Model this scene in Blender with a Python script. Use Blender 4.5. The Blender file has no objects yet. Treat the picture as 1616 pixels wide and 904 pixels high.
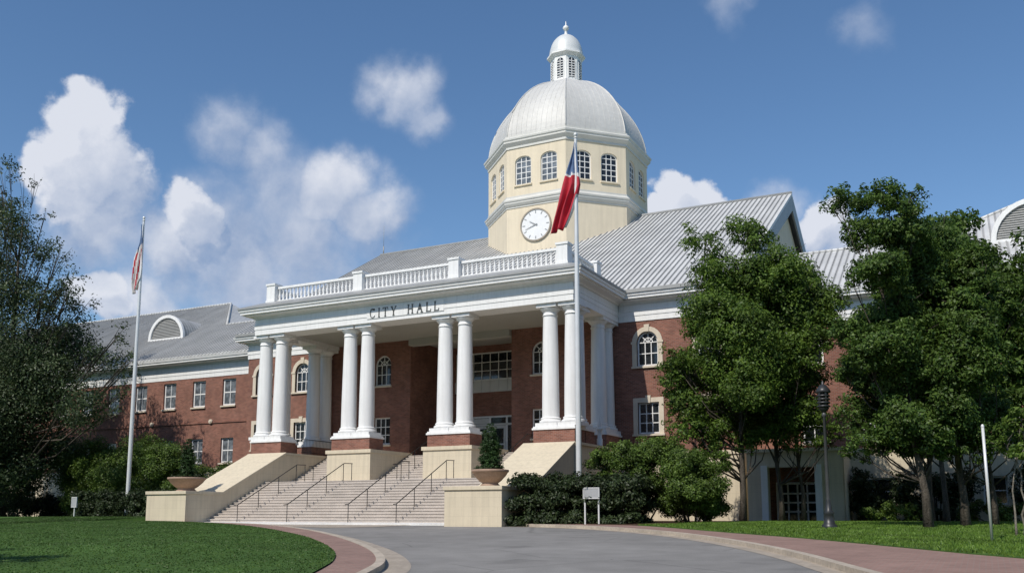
import bpy, math, random
import numpy as np
from mathutils import Vector

random.seed(7)
R = math.radians
S = bpy.context.scene
COL = S.collection

# ------------------------------------------------------------------ helpers
class MB:
    def __init__(s):
        s.v = []; s.f = []; s.m = []; s.sm = []
    def add(s, vs, fs, m=0, smooth=False):
        b = len(s.v); s.v += [tuple(p) for p in vs]
        for f in fs:
            s.f.append([i + b for i in f]); s.m.append(m); s.sm.append(smooth)
    def box(s, x0, x1, y0, y1, z0, z1, m=0):
        vs = [(x, y, z) for z in (z0, z1) for y in (y0, y1) for x in (x0, x1)]
        s.add(vs, [(0, 2, 3, 1), (4, 5, 7, 6), (0, 1, 5, 4), (2, 6, 7, 3), (0, 4, 6, 2), (1, 3, 7, 5)], m)
    def prism(s, a, b, m=0):
        """two matching loops (lists of points) joined and capped"""
        n = len(a)
        s.add(list(a) + list(b), [list(range(n))[::-1], list(range(n, 2 * n))] +
              [(i, (i + 1) % n, (i + 1) % n + n, i + n) for i in range(n)], m)
    def lathe(s, cx, cy, prof, n=16, m=0, smooth=True, rot=0.0, cap=True):
        vs = []
        for (r, z) in prof:
            for k in range(n):
                a = 2 * math.pi * (k / n) + rot
                vs.append((cx + r * math.cos(a), cy + r * math.sin(a), z))
        fs = []
        for i in range(len(prof) - 1):
            for k in range(n):
                k2 = (k + 1) % n
                fs.append((i * n + k, i * n + k2, (i + 1) * n + k2, (i + 1) * n + k))
        s.add(vs, fs, m, smooth)
        if cap:
            s.add(vs[:n], [list(range(n))[::-1]], m)
            s.add(vs[-n:], [list(range(n))], m)
    def tube(s, pts, rad, n=6, m=0, smooth=True):
        pts = [Vector(p) for p in pts]
        if not isinstance(rad, (list, tuple)): rad = [rad] * len(pts)
        vs = []
        for i, p in enumerate(pts):
            t = (pts[min(i + 1, len(pts) - 1)] - pts[max(i - 1, 0)]).normalized()
            ref = Vector((0, 0, 1)) if abs(t.z) < .9 else Vector((1, 0, 0))
            u = t.cross(ref).normalized(); w = t.cross(u)
            for k in range(n):
                a = 2 * math.pi * k / n
                vs.append(p + (u * math.cos(a) + w * math.sin(a)) * rad[i])
        fs = [(i * n + k, i * n + (k + 1) % n, (i + 1) * n + (k + 1) % n, (i + 1) * n + k)
              for i in range(len(pts) - 1) for k in range(n)]
        fs += [list(range(n))[::-1], [len(vs) - n + k for k in range(n)]]
        s.add(vs, fs, m, smooth)
    def build(s, name, mats, parent=None, origin=(0, 0, 0), bevel=0.0):
        if not isinstance(mats, (list, tuple)): mats = [mats]
        me = bpy.data.meshes.new(name)
        o0 = Vector(origin)
        me.from_pydata([tuple(Vector(p) - o0) for p in s.v], [], s.f)
        for mt in mats: me.materials.append(mt)
        me.polygons.foreach_set('material_index', s.m)
        me.polygons.foreach_set('use_smooth', s.sm)
        me.update()
        o = bpy.data.objects.new(name, me)
        link(o, parent, origin)
        if bevel:
            b = o.modifiers.new('edge', 'BEVEL'); b.width = bevel; b.segments = 2; b.limit_method = 'ANGLE'
        return o

WORLD = {}
def link(o, parent, origin):
    COL.objects.link(o)
    o0 = Vector(origin); WORLD[o.name] = o0
    if parent is not None:
        o.parent = parent; o.location = o0 - WORLD[parent.name]
    else:
        o.location = o0
    return o

def tag(o, label=None, cat=None, group=None, kind=None):
    if label: o['label'] = label
    if cat: o['category'] = cat
    if group: o['group'] = group
    if kind: o['kind'] = kind
    return o

def thing(name, loc, label, cat, group=None):
    o = bpy.data.objects.new(name, None); o.empty_display_size = .3
    link(o, None, loc)
    return tag(o, label, cat, group)

def copy_tree(o, origin, parent=None):
    """copy an object and everything below it, moved to a new world origin"""
    c = o.copy(); COL.objects.link(c)
    WORLD[c.name] = Vector(origin)
    if parent is not None:
        c.parent = parent; c.location = Vector(origin) - WORLD[parent.name]
    else:
        c.parent = None; c.location = origin
    for ch in list(o.children):
        off = WORLD[ch.name] - WORLD[o.name]
        copy_tree(ch, Vector(origin) + off, c)
    return c

# ---------------------------------------------------------------- materials
def newmat(name):
    m = bpy.data.materials.new(name); m.use_nodes = True
    nt = m.node_tree
    return m, nt, nt.nodes['Principled BSDF']

def mat(name, col, rough=.6, var=.12, scale=1.5, fine=0.0, fscale=40, bump=0.0, bscale=30, metal=0.0, spec=.5, stretch=(1, 1, 1)):
    m, nt, b = newmat(name)
    N = nt.nodes; L = nt.links
    tc = N.new('ShaderNodeTexCoord'); mp = N.new('ShaderNodeMapping'); mp.inputs['Scale'].default_value = stretch
    L.new(tc.outputs['Object'], mp.inputs['Vector'])
    nz = N.new('ShaderNodeTexNoise'); nz.inputs['Scale'].default_value = scale; nz.inputs['Detail'].default_value = 6
    L.new(mp.outputs[0], nz.inputs['Vector'])
    rp = N.new('ShaderNodeValToRGB')
    rp.color_ramp.elements[0].position = .3; rp.color_ramp.elements[1].position = .7
    rp.color_ramp.elements[0].color = (*[c * (1 - var) for c in col], 1)
    rp.color_ramp.elements[1].color = (*[min(1, c * (1 + var)) for c in col], 1)
    L.new(nz.outputs['Fac'], rp.inputs['Fac'])
    out = rp.outputs['Color']
    if fine:
        n2 = N.new('ShaderNodeTexNoise'); n2.inputs['Scale'].default_value = fscale; n2.inputs['Detail'].default_value = 3
        L.new(tc.outputs['Object'], n2.inputs['Vector'])
        mr = N.new('ShaderNodeMapRange'); mr.inputs[1].default_value = .3; mr.inputs[2].default_value = .7
        mr.inputs[3].default_value = 1 - fine; mr.inputs[4].default_value = 1 + fine
        L.new(n2.outputs['Fac'], mr.inputs[0])
        mx = N.new('ShaderNodeMix'); mx.data_type = 'RGBA'; mx.blend_type = 'MULTIPLY'; mx.inputs[0].default_value = 1
        L.new(out, mx.inputs[6]); L.new(mr.outputs[0], mx.inputs[7]); out = mx.outputs[2]
    L.new(out, b.inputs['Base Color'])
    b.inputs['Roughness'].default_value = rough; b.inputs['Metallic'].default_value = metal
    b.inputs['Specular IOR Level'].default_value = spec
    if bump:
        n3 = N.new('ShaderNodeTexNoise'); n3.inputs['Scale'].default_value = bscale; n3.inputs['Detail'].default_value = 4
        L.new(tc.outputs['Object'], n3.inputs['Vector'])
        bp = N.new('ShaderNodeBump'); bp.inputs['Strength'].default_value = bump; bp.inputs['Distance'].default_value = .03
        L.new(n3.outputs['Fac'], bp.inputs['Height']); L.new(bp.outputs[0], b.inputs['Normal'])
    return m

def brickmat(name, c1, c2, mortar, bw=.23, bh=.078, flat=False, stain=.24):
    m, nt, b = newmat(name)
    N = nt.nodes; L = nt.links
    tc = N.new('ShaderNodeTexCoord'); sp = N.new('ShaderNodeSeparateXYZ'); L.new(tc.outputs['Object'], sp.inputs[0])
    cb = N.new('ShaderNodeCombineXYZ')
    if flat:
        L.new(sp.outputs[0], cb.inputs[0]); L.new(sp.outputs[1], cb.inputs[1])
    else:
        ad = N.new('ShaderNodeMath'); L.new(sp.outputs[0], ad.inputs[0]); L.new(sp.outputs[1], ad.inputs[1])
        L.new(ad.outputs[0], cb.inputs[0]); L.new(sp.outputs[2], cb.inputs[1])
    br = N.new('ShaderNodeTexBrick'); br.inputs['Scale'].default_value = 1
    br.inputs['Brick Width'].default_value = bw; br.inputs['Row Height'].default_value = bh
    br.inputs['Mortar Size'].default_value = .008; br.inputs['Bias'].default_value = -.1
    br.inputs['Color1'].default_value = (*c1, 1); br.inputs['Color2'].default_value = (*c2, 1); br.inputs['Mortar'].default_value = (*mortar, 1)
    L.new(cb.outputs[0], br.inputs['Vector'])
    nz = N.new('ShaderNodeTexNoise'); nz.inputs['Scale'].default_value = .7; nz.inputs['Detail'].default_value = 7; nz.inputs['Roughness'].default_value = .65
    L.new(tc.outputs['Object'], nz.inputs['Vector'])
    mr = N.new('ShaderNodeMapRange'); mr.inputs[1].default_value = .3; mr.inputs[2].default_value = .7
    mr.inputs[3].default_value = 1 - stain; mr.inputs[4].default_value = 1 + stain; L.new(nz.outputs['Fac'], mr.inputs[0])
    mx = N.new('ShaderNodeMix'); mx.data_type = 'RGBA'; mx.blend_type = 'MULTIPLY'; mx.inputs[0].default_value = 1
    L.new(br.outputs['Color'], mx.inputs[6]); L.new(mr.outputs[0], mx.inputs[7]); L.new(mx.outputs[2], b.inputs['Base Color'])
    b.inputs['Roughness'].default_value = .85; b.inputs['Specular IOR Level'].default_value = .2
    bp = N.new('ShaderNodeBump'); bp.inputs['Strength'].default_value = .4; bp.inputs['Distance'].default_value = .008; bp.invert = True
    L.new(br.outputs['Fac'], bp.inputs['Height']); L.new(bp.outputs[0], b.inputs['Normal'])
    return m

def leafmat(name, dark, light, trans=.25):
    m, nt, b = newmat(name)
    N = nt.nodes; L = nt.links
    g = N.new('ShaderNodeNewGeometry')
    rp = N.new('ShaderNodeValToRGB')
    rp.color_ramp.elements[0].color = (*dark, 1); rp.color_ramp.elements[1].color = (*light, 1)
    L.new(g.outputs['Random Per Island'], rp.inputs['Fac'])
    tc = N.new('ShaderNodeTexCoord'); nz = N.new('ShaderNodeTexNoise'); nz.inputs['Scale'].default_value = .9; nz.inputs['Detail'].default_value = 3
    L.new(tc.outputs['Object'], nz.inputs['Vector'])
    mr = N.new('ShaderNodeMapRange'); mr.inputs[1].default_value = .35; mr.inputs[2].default_value = .65; mr.inputs[3].default_value = .75; mr.inputs[4].default_value = 1.3
    L.new(nz.outputs['Fac'], mr.inputs[0])
    mx = N.new('ShaderNodeMix'); mx.data_type = 'RGBA'; mx.blend_type = 'MULTIPLY'; mx.inputs[0].default_value = 1
    L.new(rp.outputs['Color'], mx.inputs[6]); L.new(mr.outputs[0], mx.inputs[7])
    L.new(mx.outputs[2], b.inputs['Base Color'])
    b.inputs['Roughness'].default_value = .5; b.inputs['Specular IOR Level'].default_value = .3
    tr = N.new('ShaderNodeBsdfTranslucent'); L.new(mx.outputs[2], tr.inputs['Color'])
    ms = N.new('ShaderNodeMixShader'); ms.inputs[0].default_value = trans
    L.new(b.outputs[0], ms.inputs[1]); L.new(tr.outputs[0], ms.inputs[2])
    L.new(ms.outputs[0], N['Material Output'].inputs['Surface'])
    return m

def roofmat(name, col, axis, sp=.42, dark=.66):
    """standing-seam metal: a darker band repeating at each seam spacing"""
    m, nt, b = newmat(name)
    N = nt.nodes; L = nt.links
    tc = N.new('ShaderNodeTexCoord'); s = N.new('ShaderNodeSeparateXYZ'); L.new(tc.outputs['Object'], s.inputs[0])
    dv = N.new('ShaderNodeMath'); dv.operation = 'DIVIDE'; dv.inputs[1].default_value = sp; L.new(s.outputs[axis], dv.inputs[0])
    fr = N.new('ShaderNodeMath'); fr.operation = 'FRACT'; L.new(dv.outputs[0], fr.inputs[0])
    fl = N.new('ShaderNodeMath'); fl.operation = 'FLOOR'; L.new(dv.outputs[0], fl.inputs[0])
    wn = N.new('ShaderNodeTexWhiteNoise'); wn.noise_dimensions = '1D'; L.new(fl.outputs[0], wn.inputs['W'])
    rp = N.new('ShaderNodeValToRGB')
    e = rp.color_ramp.elements
    e[0].position = .0; e[0].color = (col[0] * dark, col[1] * dark, col[2] * dark, 1)
    e[1].position = .28; e[1].color = (*[c * (dark + .05) for c in col], 1)
    x = e.new(.40); x.color = (*[min(1, c * 1.1) for c in col], 1)
    x = e.new(.9); x.color = (*[min(1, c * 1.1) for c in col], 1)
    L.new(fr.outputs[0], rp.inputs['Fac'])
    nz = N.new('ShaderNodeTexNoise'); nz.inputs['Scale'].default_value = .6; nz.inputs['Detail'].default_value = 6
    L.new(tc.outputs['Object'], nz.inputs['Vector'])
    mr = N.new('ShaderNodeMapRange'); mr.inputs[1].default_value = .3; mr.inputs[2].default_value = .7; mr.inputs[3].default_value = .88; mr.inputs[4].default_value = 1.1
    L.new(nz.outputs['Fac'], mr.inputs[0])
    m2 = N.new('ShaderNodeMapRange'); m2.inputs[3].default_value = .92; m2.inputs[4].default_value = 1.06; L.new(wn.outputs['Value'], m2.inputs[0])
    mu = N.new('ShaderNodeMath'); mu.operation = 'MULTIPLY'; L.new(mr.outputs[0], mu.inputs[0]); L.new(m2.outputs[0], mu.inputs[1])
    mx = N.new('ShaderNodeMix'); mx.data_type = 'RGBA'; mx.blend_type = 'MULTIPLY'; mx.inputs[0].default_value = 1
    L.new(rp.outputs['Color'], mx.inputs[6]); L.new(mu.outputs[0], mx.inputs[7]); L.new(mx.outputs[2], b.inputs['Base Color'])
    b.inputs['Roughness'].default_value = .55; b.inputs['Metallic'].default_value = .15; b.inputs['Specular IOR Level'].default_value = .3
    return m

def glassmat(name, col, rough=.06, spec=.6):
    m, nt, b = newmat(name)
    N = nt.nodes; L = nt.links
    b.inputs['Roughness'].default_value = rough; b.inputs['Specular IOR Level'].default_value = spec
    tc = N.new('ShaderNodeTexCoord'); nz = N.new('ShaderNodeTexNoise'); nz.inputs['Scale'].default_value = 2.2
    L.new(tc.outputs['Object'], nz.inputs['Vector'])
    rp = N.new('ShaderNodeValToRGB'); rp.color_ramp.elements[0].position = .35; rp.color_ramp.elements[1].position = .65
    rp.color_ramp.elements[0].color = (*[c * .5 for c in col], 1); rp.color_ramp.elements[1].color = (*[c * 1.4 for c in col], 1)
    L.new(nz.outputs['Fac'], rp.inputs['Fac']); L.new(rp.outputs['Color'], b.inputs['Base Color'])
    bp = N.new('ShaderNodeBump'); bp.inputs['Strength'].default_value = .05; L.new(nz.outputs['Fac'], bp.inputs['Height']); L.new(bp.outputs[0], b.inputs['Normal'])
    return m

M = {}
M['brick'] = brickmat('red_brick', (.275, .115, .080), (.165, .066, .048), (.27, .20, .165))
M['brick_dark'] = M['brick']
def weathered(name, col, rough, streak, spot, sc=1.0, courses=0.0):
    """painted or stone surface with faint vertical rain streaks, blotches and (stone) course joints"""
    m, nt, b = newmat(name); N = nt.nodes; L = nt.links
    tc = N.new('ShaderNodeTexCoord'); mp = N.new('ShaderNodeMapping'); mp.inputs['Scale'].default_value = (6 * sc, 6 * sc, .35 * sc); L.new(tc.outputs['Object'], mp.inputs['Vector'])
    def rng_(src, lo, hi, o0, o1):
        r = N.new('ShaderNodeMapRange'); r.inputs[1].default_value = lo; r.inputs[2].default_value = hi; r.inputs[3].default_value = o0; r.inputs[4].default_value = o1; L.new(src, r.inputs[0]); return r.outputs[0]
    z1 = N.new('ShaderNodeTexNoise'); z1.inputs['Scale'].default_value = 1; z1.inputs['Detail'].default_value = 5; L.new(mp.outputs[0], z1.inputs['Vector'])
    z2 = N.new('ShaderNodeTexNoise'); z2.inputs['Scale'].default_value = .8 * sc; z2.inputs['Detail'].default_value = 7; z2.inputs['Roughness'].default_value = .65; L.new(tc.outputs['Object'], z2.inputs['Vector'])
    z3 = N.new('ShaderNodeTexNoise'); z3.inputs['Scale'].default_value = 18; z3.inputs['Detail'].default_value = 4; L.new(tc.outputs['Object'], z3.inputs['Vector'])
    fs = [rng_(z1.outputs['Fac'], .42, .72, 1.0, 1 - streak), rng_(z2.outputs['Fac'], .3, .7, 1 - spot, 1 + spot * .5), rng_(z3.outputs['Fac'], .3, .7, 1 - spot * .5, 1 + spot * .4)]
    if courses:
        sp = N.new('ShaderNodeSeparateXYZ'); L.new(tc.outputs['Object'], sp.inputs[0])
        ad = N.new('ShaderNodeMath'); L.new(sp.outputs[0], ad.inputs[0]); L.new(sp.outputs[1], ad.inputs[1])
        cb = N.new('ShaderNodeCombineXYZ'); L.new(ad.outputs[0], cb.inputs[0]); L.new(sp.outputs[2], cb.inputs[1])
        br = N.new('ShaderNodeTexBrick'); br.inputs['Scale'].default_value = 1; br.inputs['Brick Width'].default_value = courses * 2.2; br.inputs['Row Height'].default_value = courses; br.inputs['Mortar Size'].default_value = .009
        br.inputs['Color1'].default_value = (1, 1, 1, 1); br.inputs['Color2'].default_value = (.97, .97, .97, 1); br.inputs['Mortar'].default_value = (.89, .89, .89, 1); L.new(cb.outputs[0], br.inputs['Vector'])
        fs.append(br.outputs['Color'])
    out = None
    for f in fs:
        mx = N.new('ShaderNodeMix'); mx.data_type = 'RGBA'; mx.blend_type = 'MULTIPLY'; mx.inputs[0].default_value = 1
        if out is None: mx.inputs[6].default_value = (*col, 1)
        else: L.new(out, mx.inputs[6])
        L.new(f, mx.inputs[7]); out = mx.outputs[2]
    L.new(out, b.inputs['Base Color']); b.inputs['Roughness'].default_value = rough; b.inputs['Specular IOR Level'].default_value = .35
    bp = N.new('ShaderNodeBump'); bp.inputs['Strength'].default_value = .12; bp.inputs['Distance'].default_value = .01; L.new(z3.outputs['Fac'], bp.inputs['Height']); L.new(bp.outputs[0], b.inputs['Normal'])
    return m
M['white'] = weathered('white_paint', (.83, .825, .81), .55, .10, .05)
M['cream'] = weathered('cream_stone', (.66, .575, .43), .8, .12, .07, 1.0, .40)
M['stucco'] = weathered('tower_stucco', (.765, .665, .505), .8, .10, .06, .7)
M['trim_stone'] = mat('window_stone', (.62, .54, .43), .75, .08, 2)
M['step'] = mat('granite_steps', (.48, .43, .385), .8, .10, 1.2, .12, 14, .1, 40)
M['roof'] = roofmat('standing_seam_roof', (.54, .54, .53), 0, .36)
M['roof_side'] = roofmat('standing_seam_dormer', (.42, .42, .41), 1, .3)
M['metal'] = mat('roof_edge_metal', (.33, .33, .32), .5, .1, 1.5, metal=.1)
M['dome'] = mat('dome_metal', (.56, .55, .525), .55, .10, .35, .05, 3, metal=.1, stretch=(1, 1, .25))
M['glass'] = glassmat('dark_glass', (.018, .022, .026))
M['glass_sky'] = glassmat('pale_glass', (.16, .18, .20), .08)  # pale colour paints in reflected sky, and blinds in the left wing
M['black'] = mat('black_iron', (.02, .02, .02), .45, .2, 3)
M['pipe'] = mat('dark_downpipe', (.03, .022, .02), .5, .2, 3)
M['letters'] = mat('lettering_metal', (.07, .075, .07), .5, .1, 3)
M['pole'] = mat('flagpole_paint', (.72, .72, .71), .35, .05, 2, metal=.2)
M['clock'] = mat('clock_white', (.78, .78, .78), .5, .05, 1.2)
M['clockmark'] = mat('clock_grey', (.28, .29, .30), .5, .1, 4)
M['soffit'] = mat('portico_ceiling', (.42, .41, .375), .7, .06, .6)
def asphalt():
    m, nt, b = newmat('worn_asphalt'); N = nt.nodes; L = nt.links
    tc = N.new('ShaderNodeTexCoord')
    def noise(sc, det, lo, hi, o0, o1, vec=None):
        z = N.new('ShaderNodeTexNoise'); z.inputs['Scale'].default_value = sc; z.inputs['Detail'].default_value = det; L.new(vec or tc.outputs['Object'], z.inputs['Vector'])
        r = N.new('ShaderNodeMapRange'); r.inputs[1].default_value = lo; r.inputs[2].default_value = hi; r.inputs[3].default_value = o0; r.inputs[4].default_value = o1; L.new(z.outputs['Fac'], r.inputs[0]); return r.outputs[0]
    a = noise(.16, 5, .3, .7, .84, 1.14); c = noise(1.3, 6, .35, .65, .92, 1.07); g = noise(45, 3, .3, .7, .86, 1.14)
    st = noise(.45, 3, .62, .70, 1.0, .80)
    wv = N.new('ShaderNodeTexNoise'); wv.inputs['Scale'].default_value = .7; wv.inputs['Detail'].default_value = 5; L.new(tc.outputs['Object'], wv.inputs['Vector'])
    mv = N.new('ShaderNodeMix'); mv.data_type = 'VECTOR'; mv.inputs[0].default_value = .12; L.new(tc.outputs['Object'], mv.inputs[4]); L.new(wv.outputs['Color'], mv.inputs[5])
    vo = N.new('ShaderNodeTexVoronoi'); vo.feature = 'DISTANCE_TO_EDGE'; vo.inputs['Scale'].default_value = .22; L.new(mv.outputs[1], vo.inputs['Vector'])
    cr = N.new('ShaderNodeMapRange'); cr.inputs[1].default_value = .0; cr.inputs[2].default_value = .006; cr.inputs[3].default_value = .72; cr.inputs[4].default_value = 1; L.new(vo.outputs['Distance'], cr.inputs[0])
    out = a
    for q in (c, g, st, cr.outputs[0]):
        mu = N.new('ShaderNodeMath'); mu.operation = 'MULTIPLY'; L.new(out, mu.inputs[0]); L.new(q, mu.inputs[1]); out = mu.outputs[0]
    mx = N.new('ShaderNodeMix'); mx.data_type = 'RGBA'; mx.blend_type = 'MULTIPLY'; mx.inputs[0].default_value = 1; mx.inputs[6].default_value = (.228, .220, .210, 1); L.new(out, mx.inputs[7])
    L.new(mx.outputs[2], b.inputs['Base Color']); b.inputs['Roughness'].default_value = .9; b.inputs['Specular IOR Level'].default_value = .25
    bp = N.new('ShaderNodeBump'); bp.inputs['Strength'].default_value = .25; bp.inputs['Distance'].default_value = .01; L.new(g, bp.inputs['Height']); L.new(bp.outputs[0], b.inputs['Normal'])
    return m
M['asphalt'] = asphalt()
M['paver'] = brickmat('brick_paving', (.30, .185, .155), (.24, .15, .125), (.26, .21, .18), .2, .1, True, .15)
M['kerb'] = mat('tan_kerb', (.42, .36, .29), .85, .15, 1.0, .15, 10, .2, 40)
M['gutter'] = mat('tan_gutter', (.34, .29, .235), .85, .15, 1.0, .15, 10, .2, 40)
M['grass_base'] = mat('lawn_turf', (.056, .110, .027), .95, .22, .22, .18, 5, .3, 60, spec=.1)
M['soil'] = mat('bed_mulch', (.07, .045, .03), .95, .3, 1.5, .3, 20, .5, 30, spec=.1)
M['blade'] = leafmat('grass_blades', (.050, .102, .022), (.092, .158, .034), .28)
M['blade_sunny'] = leafmat('grass_blades_sunny', (.085, .160, .022), (.155, .250, .040), .3)  # brighter copy of the blades: sunlight on the right lawn put into colour
M['leaf_mid'] = leafmat('leaf_mid', (.044, .094, .016), (.148, .228, .036), .36)
M['leaf_b'] = leafmat('leaf_oak', (.034, .076, .014), (.115, .184, .034), .34)
M['leaf_dark'] = leafmat('leaf_deep_green', (.026, .046, .017), (.072, .104, .040), .25)  # darker leaf colour than on the other trees
M['leaf_bush'] = leafmat('leaf_bush', (.044, .086, .016), (.135, .205, .036), .32)
M['leaf_hedge'] = leafmat('leaf_hedge', (.016, .030, .011), (.048, .070, .024), .15)
M['leaf_topiary'] = leafmat('leaf_topiary', (.020, .052, .014), (.052, .100, .026), .18)
M['bark'] = mat('bark', (.085, .073, .060), .95, .45, 9, .45, 30, .9, 18, spec=.1, stretch=(1, 1, .18))
M['bark_pale'] = mat('bark_pale', (.20, .18, .15), .9, .35, 3, .3, 20, .5, 15, spec=.1)
M['urn'] = mat('terracotta_urn', (.33, .225, .165), .8, .15, 1.5, .1, 12, .2, 20)
M['lamp'] = mat('lamp_black', (.028, .03, .032), .4, .15, 3)
M['lamp_pole'] = mat('lamp_pole_paint', (.055, .058, .06), .45, .2, 3)
M['sign'] = mat('sign_panel', (.36, .37, .38), .5, .08, 3)
M['flag_red'] = mat('flag_red', (.50, .028, .05), .8, .15, 3)
M['flag_blue'] = mat('flag_blue', (.10, .16, .29), .8, .2, 5)
M['flag_white'] = mat('flag_white', (.7, .68, .66), .8, .1, 4)
M['concrete'] = mat('pale_concrete', (.72, .71, .69), .8, .1, 1, .08, 12)
M['door_white'] = mat('door_white', (.62, .62, .60), .5, .06, 2)

# ----------------------------------------------------------------- geometry constants
CX = -29.2                     # axis of the building
def zg(y): return min(0.0, -1.15 + .0311 * y)

HALL = thing('city_hall', (CX, 50, 0), 'red brick city hall with white columned portico and cream clock tower under a silver dome', 'building')

# generic facade mapping: (u, v, d) with u along the wall, v up, d into the wall
class Face:
    def __init__(s, p0, U, N):
        s.p0 = Vector(p0); s.U = Vector(U).normalized(); s.N = Vector(N).normalized()   # N points INTO the wall
    def __call__(s, u, v, d=0.0):
        return s.p0 + s.U * u + Vector((0, 0, v)) + s.N * d

def arch_pts(u0, u1, v1, rise, n=12):
    uc = (u0 + u1) / 2; a = (u1 - u0) / 2
    return [(uc - a * math.cos(math.pi * i / n), v1 - rise + rise * math.sin(math.pi * i / n)) for i in range(n + 1)]

def quad_in(mb, F, a, b, c, d, m=0):
    mb.add([F(*a), F(*b), F(*c), F(*d)], [(0, 1, 2, 3)], m)

def wall_panel(mb, F, u0, u1, v0, v1, ops, reveal=.22, m=0, mr=None):
    """ops: list of (a0, a1, b0, b1, rise)"""
    mr = m if mr is None else mr
    us = sorted({u0, u1, *[o[0] for o in ops], *[o[1] for o in ops]})
    vs = sorted({v0, v1, *[o[2] for o in ops], *[o[3] for o in ops]})
    us = [u for u in us if u0 - 1e-6 <= u <= u1 + 1e-6]; vs = [v for v in vs if v0 - 1e-6 <= v <= v1 + 1e-6]
    for i in range(len(us) - 1):
        for j in range(len(vs) - 1):
            uc = (us[i] + us[i + 1]) / 2; vc = (vs[j] + vs[j + 1]) / 2
            if any(o[0] < uc < o[1] and o[2] < vc < o[3] for o in ops): continue
            quad_in(mb, F, (us[i], vs[j]), (us[i + 1], vs[j]), (us[i + 1], vs[j + 1]), (us[i], vs[j + 1]), m)
    for (a0, a1, b0, b1, rise) in ops:
        r = reveal
        quad_in(mb, F, (a0, b0, 0), (a1, b0, 0), (a1, b0, r), (a0, b0, r), mr)
        vt = b1 - rise
        quad_in(mb, F, (a0, b0, 0), (a0, b0, r), (a0, vt, r), (a0, vt, 0), mr)
        quad_in(mb, F, (a1, b0, 0), (a1, vt, 0), (a1, vt, r), (a1, b0, r), mr)
        if rise:
            P = arch_pts(a0, a1, b1, rise)
            for p, q in zip(P[:-1], P[1:]):
                quad_in(mb, F, p, q, (q[0], b1), (p[0], b1), m)
                quad_in(mb, F, (*p, 0), (*p, r), (*q, r), (*q, 0), mr)
        else:
            quad_in(mb, F, (a0, b1, 0), (a0, b1, r), (a1, b1, r), (a1, b1, 0), mr)

def fbox(mb, F, u0, u1, v0, v1, d0, d1, m=0):
    vs = [F(u, v, d) for d in (d0, d1) for v in (v0, v1) for u in (u0, u1)]
    mb.add(vs, [(0, 1, 3, 2), (4, 6, 7, 5), (0, 4, 5, 1), (2, 3, 7, 6), (0, 2, 6, 4), (1, 5, 7, 3)], m)

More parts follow.
